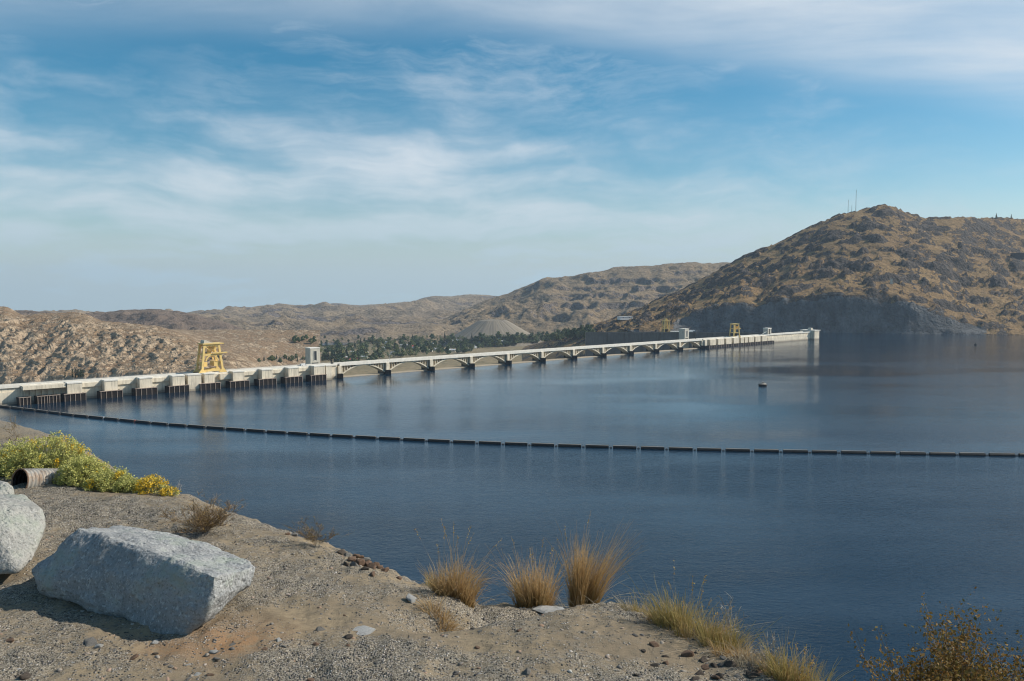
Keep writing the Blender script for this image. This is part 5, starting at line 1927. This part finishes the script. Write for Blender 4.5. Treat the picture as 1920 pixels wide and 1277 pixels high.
def plant_tree(px, py, kind, s, label, group):
    q_ = hit(px, py, terr)
    if q_ is None:
        return None
    r = empty('poplar_tree' if kind == 'poplar' else 'conifer_tree' if kind == 'conifer' else 'tree', q_, random.uniform(0, 6.28))
    r.scale = (s * random.uniform(0.85, 1.2), s * random.uniform(0.85, 1.2), s)
    tme, cme = random.choice(tprotos[kind])
    link('trunk', tme, None, r)
    link('crown', cme, None, r)
    return tag(r, label, 'tree', group)


UX = [600, 640, 700, 750, 800, 860, 940, 1000, 1060, 1115]
UY = [652, 650, 640, 634, 632, 633, 632, 631, 624, 622]
LX = [600, 640, 700, 760, 860, 900, 960, 1000, 1060, 1115]
LY = [676, 684, 677, 670, 662, 654, 645, 642, 636, 633]
for i in range(290):
    x = random.uniform(608, 1112)
    y = np.interp(x, UX, UY) + (np.interp(x, LX, LY) - np.interp(x, UX, UY)) * random.random()
    kd = 'broad' if random.random() < 0.86 else 'conifer'
    where = 'below the grey gravel heap' if 810 < x < 1010 else 'right of the gravel heap' if x >= 1010 else 'among the houses, left of the gravel heap'
    plant_tree(x, y + 3, kd, random.uniform(1.0, 1.95), ('leafy green' if kd == 'broad' else 'dark pointed') + ' town tree ' + where, 'trees of the town')
for i in range(34):
    x = random.uniform(545, 735)
    plant_tree(x, random.uniform(634, 646), 'broad', random.uniform(0.8, 1.2), 'tree in the dark belt along the far river bank', 'trees along the far river bank')
for i in range(30):
    x = random.uniform(478, 592)
    plant_tree(x, 683 + (x - 478) * -0.06 - random.random() * 7, 'broad' if random.random() < 0.7 else 'conifer', random.uniform(0.5, 0.8), 'green tree in the row between the big crane and the square tower', 'trees in the row before the tower')
plant_tree(621, 681, 'poplar', 1.25, 'tall dark pointed tree right beside the square elevator tower', None)
for k, x in enumerate((122, 136, 142, 147, 152, 156)):
    plant_tree(x, 708, 'poplar', 0.75 if k else 0.5, 'dark narrow tree standing close behind the dam below the brown cliff', 'dark trees below the brown cliff')
for x, y, s in ((1868, 412, 0.9), (1896, 414, 0.8)):
    q_ = crest_pt(x, [hill_r], 395)
    if q_ is not None:
        plant_tree(x, CY - 0 if False else (HZ - (q_.z - H) / q_.y * F) + 1.5, 'conifer', s, 'lone dark tree on the skyline of the far hill, %s' % ('the taller of two' if s > 0.85 else 'the shorter of two'), None)


# the rest of the town's trees, past counting, as one mass
gv, gr_, tot = [], [], 0
rs = np.random.default_rng(404)
for i in range(520):
    x = rs.uniform(600, 1112)
    y = np.interp(x, UX, UY) + (np.interp(x, LX, LY) - np.interp(x, UX, UY)) * rs.random() ** 1.4 * 0.9
    q_ = hit(x, y + 2, terr)
    if q_ is None:
        continue
    sc_ = rs.uniform(0.8, 1.5)
    d = rs.normal(size=(60, 3))
    d /= np.linalg.norm(d, axis=1, keepdims=True)
    gv.append(np.array(q_) + np.array([0, 0, 4.2 * sc_]) + d * rs.uniform(0.4, 1.1, (60, 1)) * np.array([3.6, 3.6, 4.4]) * sc_)
gq = quads('grove', np.concatenate(gv), 2.1, M['grove_leaf'], None, 405, 0.8)
tag(gq, 'mass of smaller green trees filling the town beyond the arched bridge', 'trees', None, 'stuff')


def house(px, py, w_, d_, h_, wallc, roofc, label, rz=None, flat=False):
    q_ = hit(px, py, terr)
    if q_ is None:
        return
    r = empty('house', q_, random.uniform(-0.5, 0.9) if rz is None else rz)
    MB().box(-w_ / 2, w_ / 2, -d_ / 2, d_ / 2, -3, h_).build('wall', wallc, r)
    if flat:
        MB().box(-w_ / 2 - 0.4, w_ / 2 + 0.4, -d_ / 2 - 0.4, d_ / 2 + 0.4, h_ + 0.01, h_ + 0.8).build('roof', roofc, r)
    else:
        rf = MB()
        rf.v = [(-w_ / 2 - 0.5, -d_ / 2 - 0.5, h_ + 0.01), (w_ / 2 + 0.5, -d_ / 2 - 0.5, h_ + 0.01), (w_ / 2 + 0.5, d_ / 2 + 0.5, h_ + 0.01), (-w_ / 2 - 0.5, d_ / 2 + 0.5, h_ + 0.01), (-w_ / 2 - 0.5, 0, h_ + d_ * 0.32), (w_ / 2 + 0.5, 0, h_ + d_ * 0.32)]
        rf.f = [(0, 1, 5, 4), (2, 3, 4, 5), (1, 2, 5), (3, 0, 4), (3, 2, 1, 0)]
        rf.build('roof', roofc, r)
    for x in (-w_ * 0.28, w_ * 0.22):
        MB().box(x - 0.8, x + 0.8, -d_ / 2 - 0.06, -d_ / 2 - 0.004, h_ * 0.35, h_ * 0.78).build('window', M['glass_dark'], r)
    return tag(r, label[0], 'house', label[1])


M['roof_grey'] = mat_plain('grey_roof', (0.30, 0.30, 0.30), 0.8, 0.15, 0.6)
M['roof_red'] = mat_plain('red_roof', (0.42, 0.10, 0.07), 0.8, 0.15, 0.6)
M['roof_pale'] = mat_plain('pale_metal_roof', (0.62, 0.62, 0.60), 0.6, 0.1, 0.6)
M['wall_cream'] = mat_plain('cream_wall', (0.60, 0.55, 0.46), 0.85, 0.1, 0.4)
LBL = ('pale small house among the trees of the town', 'small houses of the town')
for i in range(30):
    x = random.uniform(640, 960)
    f_ = random.uniform(0.15, 0.98)
    y = np.interp(x, UX, UY) + (np.interp(x, LX, LY) - np.interp(x, UX, UY)) * f_
    house(x, y, random.uniform(9, 16), random.uniform(7, 9), random.uniform(3, 4.4), random.choice([M['white_paint'], M['wall_cream']]), random.choice([M['roof_grey'], M['roof_pale'], M['roof_pale']]), LBL)
house(652, 678, 42, 12, 4.5, M['wall_cream'], M['roof_red'], ('long red-roofed building just past the square elevator tower', None), 0.25)
house(762, 650, 34, 16, 5.5, M['wall_cream'], M['roof_pale'], ('long flat pale building in the middle of the town trees', None), 0.1, True)
house(778, 653, 15, 10, 5, M['white_paint'], M['roof_red'], ('short building with a red roof beside the long flat one', None), 0.1)
house(1055, 626, 40, 12, 5, M['wall_cream'], M['roof_pale'], ('pale building on its own among trees right of the gravel heap', None), 0.3)
house(1172, 597, 28, 16, 3, M['white_paint'], M['roof_pale'], ('white flat-roofed building on the grassy slope', None), 0.3, True)

# ------------------------------------------------------------------ haze over the whole place
hz = MB().box(-9000, 9500, -3600, 8600, -345, 300).build('haze', None)
hm = bpy.data.materials.new('thin_haze')
hm.use_nodes = True
hm.node_tree.nodes.clear()
t = NT(hm.node_tree)
pv = t.n('ShaderNodeVolumePrincipled')
pv.inputs['Color'].default_value = (0.70, 0.84, 1.0, 1)
pv.inputs['Density'].default_value = 0.00006
pv.inputs['Anisotropy'].default_value = 0.2
oo = t.n('ShaderNodeOutputMaterial')
hm.node_tree.links.new(pv.outputs[0], oo.inputs['Volume'])
hz.data.materials.append(hm)
tag(hz, 'thin blue haze filling the air over the valley', 'haze', None, 'stuff')
